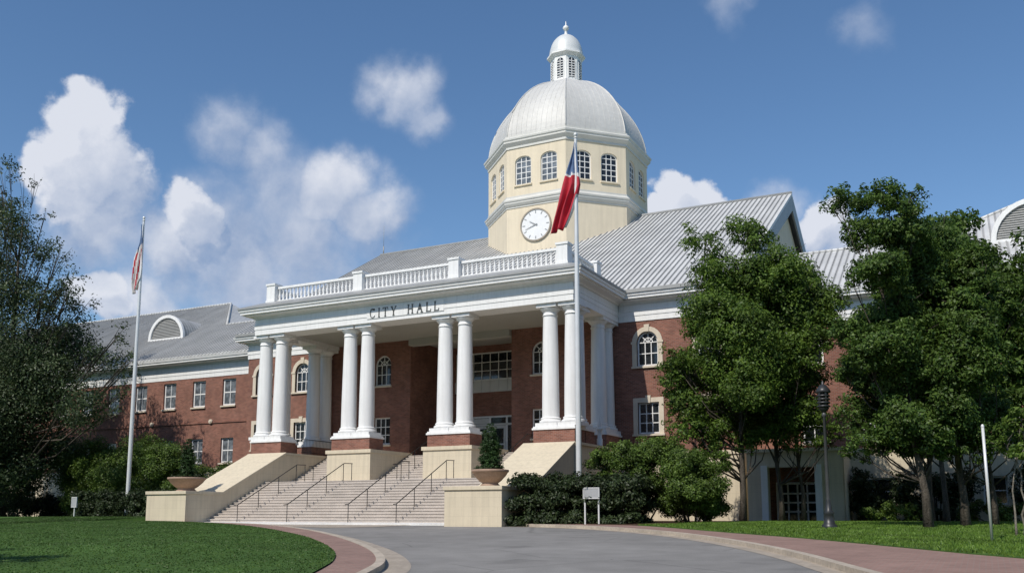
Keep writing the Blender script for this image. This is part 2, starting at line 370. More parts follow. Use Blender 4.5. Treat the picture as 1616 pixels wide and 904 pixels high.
def make_window(parent, F, u0, u1, v0, v1, rise=0.0, nx=2, nz=3, surround=None, sill='trim_stone', glass='glass', label=None,
                name='window', fw=.09, mw=.05, key=True, depth=.14, sash=False, fm='white'):
    o = F((u0 + u1) / 2, v0, 0)
    mb = MB(); d0, d1 = depth, depth + .07
    vt = v1 - rise
    fbox(mb, F, u0, u0 + fw, v0, vt, d0, d1); fbox(mb, F, u1 - fw, u1, v0, vt, d0, d1)
    fbox(mb, F, u0 + fw, u1 - fw, v0, v0 + fw, d0 + .002, d1)
    if rise:
        A = arch_pts(u0, u1, v1, rise); B = arch_pts(u0 + fw, u1 - fw, v1 - fw, rise - fw * .6)
        for i in range(len(A) - 1):
            mb.prism([F(*A[i], d0), F(*A[i + 1], d0), F(*B[i + 1], d0), F(*B[i], d0)],
                     [F(*A[i], d1), F(*A[i + 1], d1), F(*B[i + 1], d1), F(*B[i], d1)])
    else:
        fbox(mb, F, u0 + fw, u1 - fw, v1 - fw, v1, d0 + .002, d1)
    iu0, iu1 = u0 + fw, u1 - fw
    full = rise > .45 * (u1 - u0)
    for i in range(1, nx):
        u = iu0 + (iu1 - iu0) * i / nx
        if rise:
            t = (u - (u0 + u1) / 2) / ((u1 - u0) / 2)
            top = vt + rise * math.sqrt(max(0, 1 - t * t)) - fw * .5
            if full: top = vt
        else: top = v1 - fw
        fbox(mb, F, u - mw / 2, u + mw / 2, v0 + fw, top, d0 + .012, d1 - .01)
    hv = vt if rise else v1 - fw
    for j in range(1, nz + (1 if rise else 0)):
        v = v0 + fw + (hv - v0 - fw) * j / nz
        w = mw * (1.7 if (sash and j == nz // 2) else 1)
        fbox(mb, F, iu0, iu1, v - w / 2, v + w / 2, d0 + .016, d1 - .008)
    if full:
        uc = (u0 + u1) / 2; rr = (u1 - u0) / 2 - fw
        for a in (45, 90, 135):
            c, s_ = math.cos(R(a)), math.sin(R(a)); px, pz = -s_ * mw / 2, c * mw / 2
            p0 = (uc, vt); p1 = (uc + rr * c, vt + rr * s_)
            q = [(p0[0] + px, p0[1] + pz), (p0[0] - px, p0[1] - pz), (p1[0] - px, p1[1] - pz), (p1[0] + px, p1[1] + pz)]
            mb.prism([F(*t, d0 + .02) for t in q], [F(*t, d1 - .012) for t in q])
        n = 8
        for i in range(n):
            a0, a1 = math.pi * i / n, math.pi * (i + 1) / n
            q = [(uc + rr * k * math.cos(a), vt + rr * k * math.sin(a)) for k, a in ((.45, a0), (.45, a1), (.54, a1), (.54, a0))]
            mb.prism([F(*t, d0 + .024) for t in q], [F(*t, d1 - .014) for t in q])
    w = mb.build(name, M[fm], parent, o)
    if label: w['label'] = label
    g = MB()
    if rise:
        P = [(u0 + .01, v0 + .01), (u1 - .01, v0 + .01)] + arch_pts(u0 + .01, u1 - .01, v1 - .01, rise)[::-1]
    else:
        P = [(u0 + .01, v0 + .01), (u1 - .01, v0 + .01), (u1 - .01, v1 - .01), (u0 + .01, v1 - .01)]
    g.prism([F(*p, d1 - .03) for p in P], [F(*p, d1 + .01) for p in P])
    g.build('pane', M[glass], w, o)
    if surround:
        t = .27; s = MB()
        fbox(s, F, u0 - t, u0, v0 - .02, vt, -.05, .10); fbox(s, F, u1, u1 + t, v0 - .02, vt, -.05, .10)
        if rise:
            A = arch_pts(u0, u1, v1, rise); B = arch_pts(u0 - t, u1 + t, v1 + t, rise + t)
            for i in range(len(A) - 1):
                s.prism([F(*A[i], -.05), F(*A[i + 1], -.05), F(*B[i + 1], -.05), F(*B[i], -.05)],
                        [F(*A[i], .10), F(*A[i + 1], .10), F(*B[i + 1], .10), F(*B[i], .10)])
            fbox(s, F, u0 - t - .06, u0 - .002, vt - .08, vt + .05, -.08, .03); fbox(s, F, u1 + .002, u1 + t + .06, vt - .08, vt + .05, -.08, .03)
        else:
            fbox(s, F, u0 - t, u1 + t, v1, v1 + t, -.05, .10)
        if key:
            uc = (u0 + u1) / 2
            kt = v1 + t + .12
            q = [(uc - .11, v1 - .03), (uc + .11, v1 - .03), (uc + .16, kt), (uc - .16, kt)]
            s.prism([F(*p, -.10) for p in q], [F(*p, .05) for p in q])
        s.build('surround', M[surround], w, o)
    if sill:
        s = MB(); e = .32 if surround else .08
        fbox(s, F, u0 - e, u1 + e, v0 - .13, v0 - .021, -.12, .13)
        s.build('sill', M[sill], w, o)
    return w

# --------------------------------------------------------------- main walls
FM = Face((0, 50, 0), (1, 0, 0), (0, 1, 0))       # main front plane y = 50
FW = Face((0, 52, 0), (1, 0, 0), (0, 1, 0))       # wings y = 52
ML, MRX = CX - 17.4, CX + 17.4                    # main block corners
STONE = 3.9
mainx = [(CX - 16.0), (CX - 12.45), (CX + 12.45), (CX + 16.0)]
porchx = [CX - 5.75, CX + 5.75]
recess = (CX - 3.6, CX + 3.75)
ww = .63
ops_arch = [(x - ww, x + ww, 8.85, 10.85, ww) for x in mainx] + [(x - ww, x + ww, 8.85, 10.85, ww) for x in porchx]
ops_sq = [(x - ww, x + ww, 4.98, 6.75, 0) for x in mainx] + [(x - ww, x + ww, 4.98, 6.75, 0) for x in porchx]
mb = MB()
wall_panel(mb, FM, ML, recess[0], STONE, 12.0, [o for o in ops_arch + ops_sq if o[0] < recess[0]])
mb.build('brick_wall', M['brick'], HALL, (ML, 50, 0)); mb = MB()
wall_panel(mb, FM, recess[1], MRX, STONE, 12.0, [o for o in ops_arch + ops_sq if o[0] > recess[1]])
mb.build('brick_wall', M['brick'], HALL, (recess[1], 50, 0)); mb = MB()
# recess of the entrance
Yb = 54.0
FR = Face((0, Yb, 0), (1, 0, 0), (0, 1, 0))
dw = (CX - 2.55, CX + 2.7)
wall_panel(mb, FR, recess[0], recess[1], 4.0, 11.9, [(dw[0], dw[1], 4.02, 6.95, 0), (dw[0], dw[1], 8.55, 11.25, 0)], .15)
mb.add([(recess[0], 50, 4), (recess[0], Yb, 4), (recess[0], Yb, 11.9), (recess[0], 50, 11.9)], [(0, 1, 2, 3)])
mb.add([(recess[1], 50, 4), (recess[1], Yb, 4), (recess[1], Yb, 11.9), (recess[1], 50, 11.9)], [(0, 3, 2, 1)])
mb.build('recess_wall', M['brick'], HALL, (CX, Yb, 4)); mb = MB()
# gable ends and back of the main block
for x, sgn in ((ML, -1), (MRX, 1)):
    mb.add([(x, 50, STONE), (x, 83.6, STONE), (x, 83.6, 12.9), (x, 66.8, 22.6), (x, 50, 12.9)], [(0, 1, 2, 3, 4)])
mb.add([(ML, 83.6, 0), (MRX, 83.6, 0), (MRX, 83.6, 13), (ML, 83.6, 13)], [(0, 1, 2, 3)])
mb.build('brick_wall', M['brick'], HALL, (CX, 50, 0))

for a, b in ((ML - .06, CX - 10.8), (CX + 10.8, MRX + .06)):      # stone basement of the main block
    mb = MB(); mb.box(a, b, 49.93, 50.4, 0, STONE - .2); mb.box(a - .04, b + .04, 49.86, 50.4, STONE - .2, STONE + .02)
    e = (MRX - .4, MRX + .05) if b > CX else (ML - .05, ML + .4)
    mb.box(*e, 50.4, 52.2, 0, STONE); mb.build('stone_basement', M['cream'], HALL, (a, 50, 0))

for x in mainx:
    make_window(HALL, FM, x - ww, x + ww, 8.85, 10.85, ww, 3, 2, 'trim_stone', label='white arched window with radial bars and stone surround')
    make_window(HALL, FM, x - ww, x + ww, 4.98, 6.75, 0, 3, 3, 'trim_stone', label='white rectangular window with stone surround and keystone')
for x in porchx:
    make_window(HALL, FM, x - ww, x + ww, 8.85, 10.85, ww, 3, 2, None)
    make_window(HALL, FM, x - ww, x + ww, 4.98, 6.75, 0, 3, 3, None)
# entrance glazing
make_window(HALL, FR, dw[0], dw[1], 9.35, 11.25, 0, 8, 3, None, sill=None, label='wide white many-paned window high in the entrance recess', depth=.05)
mb = MB(); fbox(mb, FR, dw[0], dw[1], 8.55, 9.34, .02, .14)
for i in range(9):
    u = dw[0] + (dw[1] - dw[0]) * i / 8
    fbox(mb, FR, u - .035, u + .035, 8.56, 9.33, -.02, .03)
mb.build('spandrel_panel', M['door_white'], HALL, (CX, Yb, 8.5))
ent = make_window(HALL, FR, dw[0], dw[1], 4.02, 6.95, 0, 4, 1, None, sill=None, name='entrance_screen', fw=.12, mw=.14, depth=.05,
                  label='white framed glass entrance screen with transom')
mb = MB(); fbox(mb, FR, dw[0] + .12, dw[1] - .12, 6.3, 6.44, .04, .11)
for i in range(4):
    a = dw[0] + .19 + i * 1.27
    if i in (0, 1): fbox(mb, FR, a, a + 1.1, 6.46, 6.8, .065, .10)
mb.build('transom_bar', M['door_white'], ent, (CX, Yb, 6.3))
for i in (1, 2):
    u0 = dw[0] + .1 + (dw[1] - dw[0] - .2) / 4 * i + .08; u1 = u0 + 1.1
    mb = MB()
    fbox(mb, FR, u0, u0 + .14, 4.05, 6.28, .03, .10); fbox(mb, FR, u1 - .14, u1, 4.05, 6.28, .03, .10)
    fbox(mb, FR, u0 + .14, u1 - .14, 4.05, 4.4, .03, .10); fbox(mb, FR, u0 + .14, u1 - .14, 6.1, 6.28, .03, .10)
    fbox(mb, FR, u0 + .14, u1 - .14, 5.0, 5.1, .03, .10)
    d = mb.build('door', M['door_white'], HALL, FR((u0 + u1) / 2, 4.05, .05))
    h = MB(); uu = u1 - .07 if i == 1 else u0 + .07
    h.tube([FR(uu, 4.9, .03), FR(uu, 4.9, -.04), FR(uu, 5.3, -.04), FR(uu, 5.3, .03)], .015)
    h.build('handle', M['black'], d, FR(uu, 5.1, 0))

# ------------------------------------------------------------------ wings
wing_l = [CX - 30.4, CX - 27.25, CX - 24.15, CX - 21.1, CX - 33.5, CX - 36.6, CX - 39.7, CX - 42.8]
wing_r = [2 * CX - x for x in wing_l]
def wing(x0, x1, xs, base_ops, side):
    mb = MB()
    ops = [(x - .66, x + .66, 8.6, 10.6, 0) for x in xs] + [(x - .62, x + .62, 4.3, 6.15, 0) for x in xs]
    wall_panel(mb, FW, x0, x1, STONE, 11.4, ops)
    mb.build('brick_wall', M['brick'], HALL, (x0, 52, 0))
    mb = MB()
    wall_panel(mb, Face((0, 51.94, 0), (1, 0, 0), (0, 1, 0)), x0, x1, 0, STONE - .18, base_ops, .25)
    mb.box(x0, x1, 51.88, 52.3, STONE - .18, STONE + .02)
    mb.build('stone_basement', M['cream'], HALL, (x0, 52, 0))
    FB = Face((0, 51.94, 0), (1, 0, 0), (0, 1, 0))
    for i, x in enumerate(xs):
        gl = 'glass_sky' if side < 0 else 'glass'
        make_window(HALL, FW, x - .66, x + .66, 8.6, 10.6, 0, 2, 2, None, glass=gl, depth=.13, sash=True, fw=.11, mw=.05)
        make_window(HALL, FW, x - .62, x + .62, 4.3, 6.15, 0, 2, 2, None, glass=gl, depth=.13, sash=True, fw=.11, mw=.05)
    for (a0, a1, b0, b1, r) in base_ops:
        make_window(HALL, FB, a0, a1, b0, b1, 0, 1, 2, None, sill='cream', depth=.15)
WLX, WRX = -92.0, 18.0
wing(WLX, ML, wing_l, [(x - .55, x + .55, 1.0, 2.4, 0) for x in (-77.5, -72.0, -66.0)], -1)
wing(MRX, WRX, wing_r, [(-5.35, -4.25, .95, 2.35, 0), (-.15, .95, .95, 2.35, 0), (4.2, 5.3, .95, 2.35, 0)], 1)
mb = MB()
for x0, x1 in ((WLX, ML), (MRX, WRX)):
    mb.box(x0, x1, 64.2, 64.4, 0, 12.2)
for x in (WLX, WRX):
    mb.add([(x, 52, 0), (x, 77, 0), (x, 77, 12), (x, 64.5, 19.6), (x, 52, 12)], [(0, 1, 2, 3, 4)])
mb.build('end_wall', M['brick'], HALL, (CX, 62, 0))
mb = MB()  # string course and downpipe
mb.box(WLX, ML - .35, 51.93, 52.02, 7.30, 7.42)
mb.build('string_course', M['brick'], HALL, (WLX, 52, 7.3))
for x, z in ((CX - 28.95, 7.45), (CX - 22.75, 7.43)):
    mb = MB(); o = (x, 52, z)
    vs0 = [(x + .17 * math.cos(a), 51.86, z + .17 * math.sin(a)) for a in np.linspace(0, 2 * math.pi, 13)[:-1]]
    mb.prism(vs0, [(p[0], 51.99, p[2]) for p in vs0])
    vs1 = [(x + .09 * math.cos(a), 51.81, z + .09 * math.sin(a)) for a in np.linspace(0, 2 * math.pi, 13)[:-1]]
    mb.prism(vs1, [(p[0], 51.86, p[2]) for p in vs1])
    mb.build('wall_medallion', M['trim_stone'], HALL, o)
mb = MB(); mb.tube([(ML - .22, 51.85, .1), (ML - .22, 51.85, 10.9), (ML - .22, 51.6, 11.3)], .085, 8)
for z in (3.9, 6.2, 8.5, 10.6): mb.box(ML - .33, ML - .11, 51.75, 51.97, z, z + .08)
mb.build('downpipe', M['pipe'], HALL, (ML - .22, 51.85, 0))

# ------------------------------------------------------------------ entablatures
PROF = [(0, 11.47), (0, 11.80), (.03, 11.80), (.03, 12.03), (.06, 12.05), (.06, 12.10), (.0, 12.10), (.0, 12.46),
        (.08, 12.46), (.14, 12.56), (.50, 12.62), (.50, 12.69), (.66, 12.69), (.66, 12.82), (.72, 12.84), (.76, 12.97), (.30, 12.985), (-.6, 12.99)]
def sweep(mb, path, prof, dz=0.0, m=0):
    """path: list of (x, y); outward is to the right of travel; mitred"""
    n = len(path); dirs = []
    for i in range(n - 1):
        d = Vector((path[i + 1][0] - path[i][0], path[i + 1][1] - path[i][1])).normalized(); dirs.append(d)
    rows = []
    for i in range(n):
        if i == 0: nn = Vector((dirs[0].y, -dirs[0].x)); sc = 1
        elif i == n - 1: nn = Vector((dirs[-1].y, -dirs[-1].x)); sc = 1
        else:
            a = Vector((dirs[i - 1].y, -dirs[i - 1].x)); b = Vector((dirs[i].y, -dirs[i].x))
            nn = (a + b).normalized(); sc = 1 / max(.2, nn.dot(a))
        rows.append([(path[i][0] + nn.x * sc * d, path[i][1] + nn.y * sc * d, z + dz) for d, z in prof])
    k = len(prof)
    for i in range(n - 1):
        mb.add(rows[i] + rows[i + 1], [(j, k + j, k + j + 1, j + 1) for j in range(k - 1)], m)
    for r_ in (rows[0], rows[-1]):
        mb.add(r_, [list(range(k))], m)
PX0, PX1, PY = CX - 10.75, CX + 10.75, 43.3
mb = MB(); sweep(mb, [(PX0, 49.98), (PX0, PY), (PX1, PY), (PX1, 49.98)], PROF)
mb.box(PX0 + .003, PX1 - .003, PY + .003, PY + 1.4, 11.471, 12.9)          # body of the front beam
mb.box(PX0 + .003, PX0 + 1.4, PY + 1.4, 49.97, 11.472, 12.9); mb.box(PX1 - 1.4, PX1 - .003, PY + 1.4, 49.97, 11.472, 12.9)
mb.build('portico_entablature', M['white'], HALL, (CX, PY, 11.47))
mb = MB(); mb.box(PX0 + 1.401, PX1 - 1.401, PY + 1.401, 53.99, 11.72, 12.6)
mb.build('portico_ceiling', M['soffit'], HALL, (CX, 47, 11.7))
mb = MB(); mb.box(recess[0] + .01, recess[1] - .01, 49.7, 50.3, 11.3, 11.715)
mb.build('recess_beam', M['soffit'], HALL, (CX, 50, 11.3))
for path in ([(ML - .05, 53.9), (ML - .05, 49.95), (PX0 - .02, 49.95)], [(PX1 + .02, 49.95), (MRX + .05, 49.95), (MRX + .05, 53.9)]):
    mb = MB(); sweep(mb, path, PROF); mb.build('main_entablature', M['white'], HALL, (path[1][0], 50, 11.5))
WP = [(d, z) for d, z in PROF]
for path in ([(WLX, 51.97), (ML - .12, 51.97)], [(MRX + .12, 51.97), (WRX, 51.97)]):
    mb = MB(); sweep(mb, path, WP, -.62); mb.build('wing_entablature', M['white'], HALL, (path[0][0], 52, 11))

# grey metal skirt above the portico cornice
mb = MB(); sweep(mb, [(PX0, 49.4), (PX0, PY), (PX1, PY), (PX1, 49.4)],
                 [(.72, 12.985), (.80, 12.985), (.80, 13.10), (-.35, 13.58), (-.95, 13.58)])
mb.box(PX0 + .5, PX1 - .5, PY + .6, 50.5, 13.2, 13.45)
mb.build('portico_roof', M['metal'], HALL, (CX, 46, 13))

# lettering
LET = {
 'C': [[(.62, .78), (.62, .98), (.57, .98), (.54, .9), (.36, .95), (.16, .86), (.09, .5), (.16, .14), (.36, .05), (.55, .12), (.62, .25), (.66, .22), (.58, .06), (.36, -.02), (.10, .07), (-.02, .5), (.10, .93), (.36, 1.02), (.53, .95), (.56, .78)]],
 'I': [[(.06, 0), (.30, 0), (.30, .06), (.24, .06), (.24, .94), (.30, .94), (.30, 1), (.06, 1), (.06, .94), (.12, .94), (.12, .06), (.06, .06)]],
 'T': [[(.22, 0), (.46, 0), (.46, .06), (.40, .06), (.40, .93), (.60, .93), (.63, .78), (.68, .78), (.66, 1), (.02, 1), (.0, .78), (.05, .78), (.08, .93), (.28, .93), (.28, .06), (.22, .06)]],
 'Y': [[(.24, 0), (.50, 0), (.50, .06), (.43, .06), (.43, .46), (.66, .94), (.73, .94), (.73, 1), (.52, 1), (.52, .94), (.59, .94), (.40, .54), (.20, .94), (.27, .94), (.27, 1), (.0, 1), (.0, .94), (.06, .94), (.31, .44), (.31, .06), (.24, .06)]],
 'H': [[(0, 0), (.24, 0), (.24, .06), (.18, .06), (.18, .47), (.55, .47), (.55, .06), (.49, .06), (.49, 0), (.73, 0), (.73, .06), (.67, .06), (.67, .94), (.73, .94), (.73, 1), (.49, 1), (.49, .94), (.55, .94), (.55, .54), (.18, .54), (.18, .94), (.24, .94), (.24, 1), (0, 1), (0, .94), (.06, .94), (.06, .06), (0, .06)]],
 'A': [[(0, 0), (.20, 0), (.20, .06), (.13, .06), (.22, .32), (.50, .32), (.59, .06), (.50, .06), (.50, 0), (.80, 0), (.80, .06), (.73, .06), (.43, 1), (.36, 1), (.07, .06), (0, .06)]],
 'L': [[(0, 0), (.58, 0), (.62, .26), (.57, .26), (.52, .07), (.18, .07), (.18, .94), (.25, .94), (.25, 1), (0, 1), (0, .94), (.06, .94), (.06, .06), (0, .06)]]}
ADV = {'C': .86, 'I': .56, 'T': .88, 'Y': .98, 'H': .98, 'A': 1.0, 'L': .84, ' ': .85}
txt = 'CITY HALL'; hgt = .54
tot = sum(ADV[c] for c in txt) - .2
k = 4.75 / tot; x = CX + .35 - 4.75 / 2
mb = MB()
for c in txt:
    for poly in LET.get(c, []):
        a = [(x + p[0] * hgt * 1.0, PY - .075, 11.72 + p[1] * hgt) for p in poly]
        mb.prism(a, [(p[0], PY - .045, p[2]) for p in a])
    x += ADV[c] * k
# carry the letters on slim rails so that they stand proud of the mouldings
mb.build('lettering', M['letters'], HALL, (CX, PY, 11.8))['label'] = 'dark serif capitals CITY HALL on the portico beam'
mb = MB(); mb.box(CX - 2.25, CX + 2.95, PY - .045, PY - .002, 11.68, 12.3)
mb.build('lettering_panel', M['white'], HALL, (CX, PY, 11.7))

# ------------------------------------------------------------------ columns
def column_profile():
    pts = []
    for i in range(13):
        t = i / 12; r = .455 - .075 * t ** 1.6
        pts.append((r, .50 + t * 5.42))
    return pts
cols = [(CX + c + s * .635, 44.0) for c in (-9.75, -3.28, 3.28, 9.75) for s in (-1, 1)]
cols += [(CX - 10.05, 45.35), (CX + 10.05, 45.35), (CX - 10.0, 48.2), (CX - 10.0, 49.42), (CX + 10.15, 48.2), (CX + 10.15, 49.42)]
proto = None
for (x, y) in cols:
    o = (x, y, 4.98)
    if proto is None:
        mb = MB(); mb.lathe(x, y, [(r, 4.98 + z) for r, z in column_profile()], 24)
        proto = mb.build('column', M['white'], HALL, o)
        mb = MB(); mb.lathe(x, y, [(.56, 5.16), (.60, 5.20), (.61, 5.26), (.58, 5.31), (.52, 5.33), (.50, 5.36), (.53, 5.40), (.53, 5.44), (.48, 5.475), (.455, 5.49)], 24)
        mb.box(x - .62, x + .62, y - .62, y + .62, 4.98, 5.16)
        mb.build('base', M['white'], proto, o)
        mb = MB(); mb.lathe(x, y, [(.38, 10.86), (.42, 10.86), (.42, 10.91), (.385, 10.92), (.385, 11.08), (.42, 11.10), (.53, 11.22), (.55, 11.26), (.55, 11.27)], 24)
        mb.box(x - .57, x + .57, y - .57, y + .57, 11.28, 11.465)
        mb.build('capital', M['white'], proto, o)
    else:
        copy_tree(proto, o, HALL)

# pedestals: white plinth on brick
def pedestal(boxes):
    x0 = boxes[0][0]; o = (x0, boxes[0][2], 4.15)
    b = MB()
    for (a, c, d, e) in boxes: b.box(a + .06, c - .06, d + .06, e - .06, 3.9, 4.80)
    p = b.build('pedestal', M['brick'], HALL, o)
    w = MB()
    for (a, c, d, e) in boxes:
        w.box(a, c, d, e, 4.80, 4.90); w.box(a + .05, c - .05, d + .05, e - .05, 4.90, 4.98)
    w.build('plinth', M['white'], p, o)
for c in (-3.28, 3.28): pedestal([(CX + c - 1.4, CX + c + 1.4, 43.28, 44.75)])
for s in (-1, 1):
    a, b = sorted((CX + s * 8.35, CX + s * 10.8))
    c, d = sorted((CX + s * 9.35, CX + s * 10.79))
    pedestal([(a, b, 43.28, 44.75), (c, d, 44.76, 46.1)])
    c, d = sorted((CX + s * 9.4, CX + s * 10.9)); pedestal([(c, d, 47.45, 49.85)])

# stone piers between the stairs and the deck under the columns
for c in (-3.28, 3.28):
    x0, x1 = CX + c - 1.52, CX + c + 1.52
    mb = MB(); mb.box(x0, x1, 43.2, 47.35, -.1, 3.94)
    p = mb.build('pier', M['cream'], HALL, (CX + c, 43.2, 0))
    mb = MB(); mb.box(x0 - .07, x1 + .07, 43.12, 47.4, 3.94, 4.14)
    mb.build('coping', M['cream'], p, (CX + c, 43.2, 4))
mb = MB()
for s in (-1, 1):
    a, b = sorted((CX + s * 7.93, CX + s * 10.85)); mb.box(a, b, 43.25, 50, -.1, 3.98)
mb.box(CX - 10.84, CX + 10.84, 47.35, 54.1, 2, 3.99)
mb.build('portico_deck', M['cream'], HALL, (CX, 47, 0))
for s in (-1, 1):
    a, b = sorted((CX + s * 7.88, CX + s * 10.95)); mb = MB(); mb.box(a, b, 43.26, 49.9, 3.985, 4.12)
    mb.build('deck_coping', M['cream'], HALL, (a, 47, 4))

# balustrade on the portico roof
bal = MB()
posts = [CX - 9.95, CX - 3.3, CX + 3.3, CX + 9.95]
BY = 44.0; BZ = 13.56
bal.box(posts[0] - .45, posts[3] + .45, BY - .4, BY + .4, BZ - .1, BZ)
for x in (posts[0], posts[3]): bal.box(x - .4, x + .4, BY + .4, 48.6, BZ - .1, BZ)
BAL = bal.build('balustrade', M['white'], HALL, (CX, BY, BZ))
for x, y in [(x, BY) for x in posts] + [(posts[0], 48.2), (posts[3], 48.2)]:
    mb = MB(); mb.box(x - .32, x + .32, y - .32, y + .32, BZ, BZ + 1.08); mb.box(x - .37, x + .37, y - .37, y + .37, BZ + 1.08, BZ + 1.2); mb.box(x - .36, x + .36, y - .36, y + .36, BZ + .001, BZ + .14)
    mb.build('post', M['white'], BAL, (x, y, BZ))
for x0, x1, y0, y1 in [(a + .33, b - .33, BY - .11, BY + .11) for a, b in zip(posts[:-1], posts[1:])] + [(x - .11, x + .11, BY + .33, 47.87) for x in (posts[0], posts[3])]:
    for z0, z1 in ((BZ + .86, BZ + 1.0), (BZ + .02, BZ + .14)):
        mb = MB(); mb.box(x0, x1, y0, y1, z0, z1); mb.build('rail', M['white'], BAL, ((x0 + x1) / 2, (y0 + y1) / 2, z0))
bp = [(a + .33 + (b - a - .66) * (i + .5) / 21, BY) for a, b in zip(posts[:-1], posts[1:]) for i in range(21)]
bp += [(x, BY + .4 + (47.85 - BY - .4) * (i + .5) / 13) for x in (posts[0], posts[3]) for i in range(13)]
b0 = None
for (x, y) in bp:
    o = (x, y, BZ + .14)
    if b0 is None:
        mb = MB(); mb.lathe(x, y, [(.07, o[2]), (.07, o[2] + .07), (.045, o[2] + .1), (.085, o[2] + .24), (.08, o[2] + .32), (.04, o[2] + .5), (.05, o[2] + .62), (.07, o[2] + .65), (.07, o[2] + .72)], 8)
        b0 = mb.build('baluster', M['white'], BAL, o)
    else: copy_tree(b0, o, BAL)

# ------------------------------------------------------------------ roofs
def roof_slab(mb, x0, x1, ye, ze, yr, zr, th=.22):
    mb.prism([(x0, ye, ze), (x0, yr, zr), (x0, yr, zr - th), (x0, ye, ze - th)],
             [(x1, ye, ze), (x1, yr, zr), (x1, yr, zr - th), (x1, ye, ze - th)])
def seams(mb, x0, x1, ye, ze, yr, zr, sp=.36, m=0):
    n = int((x1 - x0) / sp); sl = (zr - ze) / (yr - ye); x = math.ceil(x0 / sp) * sp
    while x < x1:
        a = [(x, ye, ze), (x + .055, ye, ze), (x + .055, ye, ze + .07), (x, ye, ze + .07)]
        b = [(p[0], yr, p[2] + (zr - ze)) for p in a]
        mb.prism(a, b, m); x += sp
RX0, RX1 = CX - 18.0, CX + 18.0
mb = MB()
roof_slab(mb, RX0, RX1, 49.22, 13.2, 66.8, 23.5); roof_slab(mb, RX0, RX1, 84.4, 13.2, 66.8, 23.5)
seams(mb, RX0, RX1, 49.22, 13.2, 66.8, 23.5)
mb.build('main_roof', M['roof'], HALL, (0, 66.8, 13))
mb = MB()     # ridge, eave strip and gable rakes
mb.tube([(RX0, 66.8, 23.52), (RX1, 66.8, 23.52)], .13, 6)
for a, b in ((RX0, PX0 - .3), (PX1 + .3, RX1)): mb.box(a, b, 49.14, 49.4, 12.99, 13.2)
for xa, xb in ((RX0, RX0 + .12), (RX1 - .12, RX1)):
    for ye in (49.22, 84.4):
        sl = (23.5 - 13.2) / (66.8 - ye)
        a = [(xa, ye, 12.98), (xa, 66.8, 23.27), (xa, 66.8, 22.2), (xa, ye + 1.2 * (1 if ye < 60 else -1), 12.98)]
        mb.prism(a, [(xb, p[1], p[2]) for p in a])
mb.build('ridge_and_rakes', M['metal'], HALL, (CX, 66.8, 13))
for x, s in ((ML, -1), (MRX, 1)):     # pale gable face set back behind the rake
    mb = MB()
    a = [(x + s * .02, 51, 12.99), (x + s * .02, 82.6, 12.99), (x + s * .02, 66.8, 22.25)]
    mb.prism(a, [(x + s * .14, p[1], p[2]) for p in a])
    mb.build('gable_face', M['stucco'], HALL, (x, 66.8, 13))
# lightning rod at the ridge end
mb = MB(); mb.tube([(RX0 + .3, 66.8, 23.5), (RX0 + .3, 66.8, 24.3)], .05); mb.tube([(RX0 + .3, 66.8, 24.2), (RX0 + .3, 66.8, 26.2)], .015)
mb.build('lightning_rod', M['metal'], HALL, (RX0 + .3, 66.8, 23.5))

WE, WZ, WRY, WRZ = 51.28, 12.5, 64.5, 20.2
def zr_(y): return WZ + (y - WE) * (WRZ - WZ) / (WRY - WE)
def wing_roof(sx):
    """low link roof beside the main block, then a taller hipped pavilion; sx = -1 left, +1 right of the axis"""
    X = lambda d: CX + sx * d
    xa, xb, xp, xe = 17.0, 27.45, 33.4, (WRX if sx > 0 else 2 * CX - WLX) - CX + .6
    yl = 58.0; zl = zr_(yl); mb = MB()
    fr = [(X(xa), WE, WZ), (X(xe), WE, WZ), (X(xe), WRY, WRZ), (X(xp), WRY, WRZ), (X(xb), yl, zl), (X(xa), yl, zl)]
    if sx < 0: fr = fr[::-1]
    mb.prism(fr, [(p[0], p[1], p[2] - .2) for p in fr])
    for q in ([(X(xa), yl, zl), (X(xb), yl, zl), (X(xb), 64.6, WZ), (X(xa), 64.6, WZ)],
              [(X(xb), yl, zl), (X(xp), WRY, WRZ), (X(xb), 71.0, zl)],
              [(X(xp), WRY, WRZ), (X(xe), WRY, WRZ), (X(xe), 77.7, WZ), (X(xb) - sx * 2, 77.7, WZ), (X(xb), 71.0, zl)]):
        mb.prism(q, [(p[0], p[1], p[2] - .15) for p in q])
    sp = .36; x = math.ceil(min(X(xa), X(xe)) / sp) * sp
    while x < max(X(xa), X(xe)):
        d = (x - CX) * sx
        ye = yl if d < xb else (WRY if d > xp else yl + (d - xb) / (xp - xb) * (WRY - yl))
        q = [(x, WE, WZ), (x + .05, WE, WZ), (x + .05, WE, WZ + .06), (x, WE, WZ + .06)]
        mb.prism(q, [(p[0], ye, p[2] + zr_(ye) - WZ) for p in q]); x += sp
    mb.tube([(X(xb), yl, zl + .03), (X(xp), WRY, WRZ + .03), (X(xe), WRY, WRZ + .03)], .11, 6)
    mb.tube([(X(xa), yl, zl + .03), (X(xb), yl, zl + .03)], .11, 6)
    x0, x1 = sorted((X(xa), X(xe))); mb.box(x0, x1, WE - .06, WE + .2, WZ - .14, WZ - .202 + .2)
    mb.build('wing_roof', M['roof'], HALL, (0, 62, 12))
wing_roof(-1); wing_roof(1)

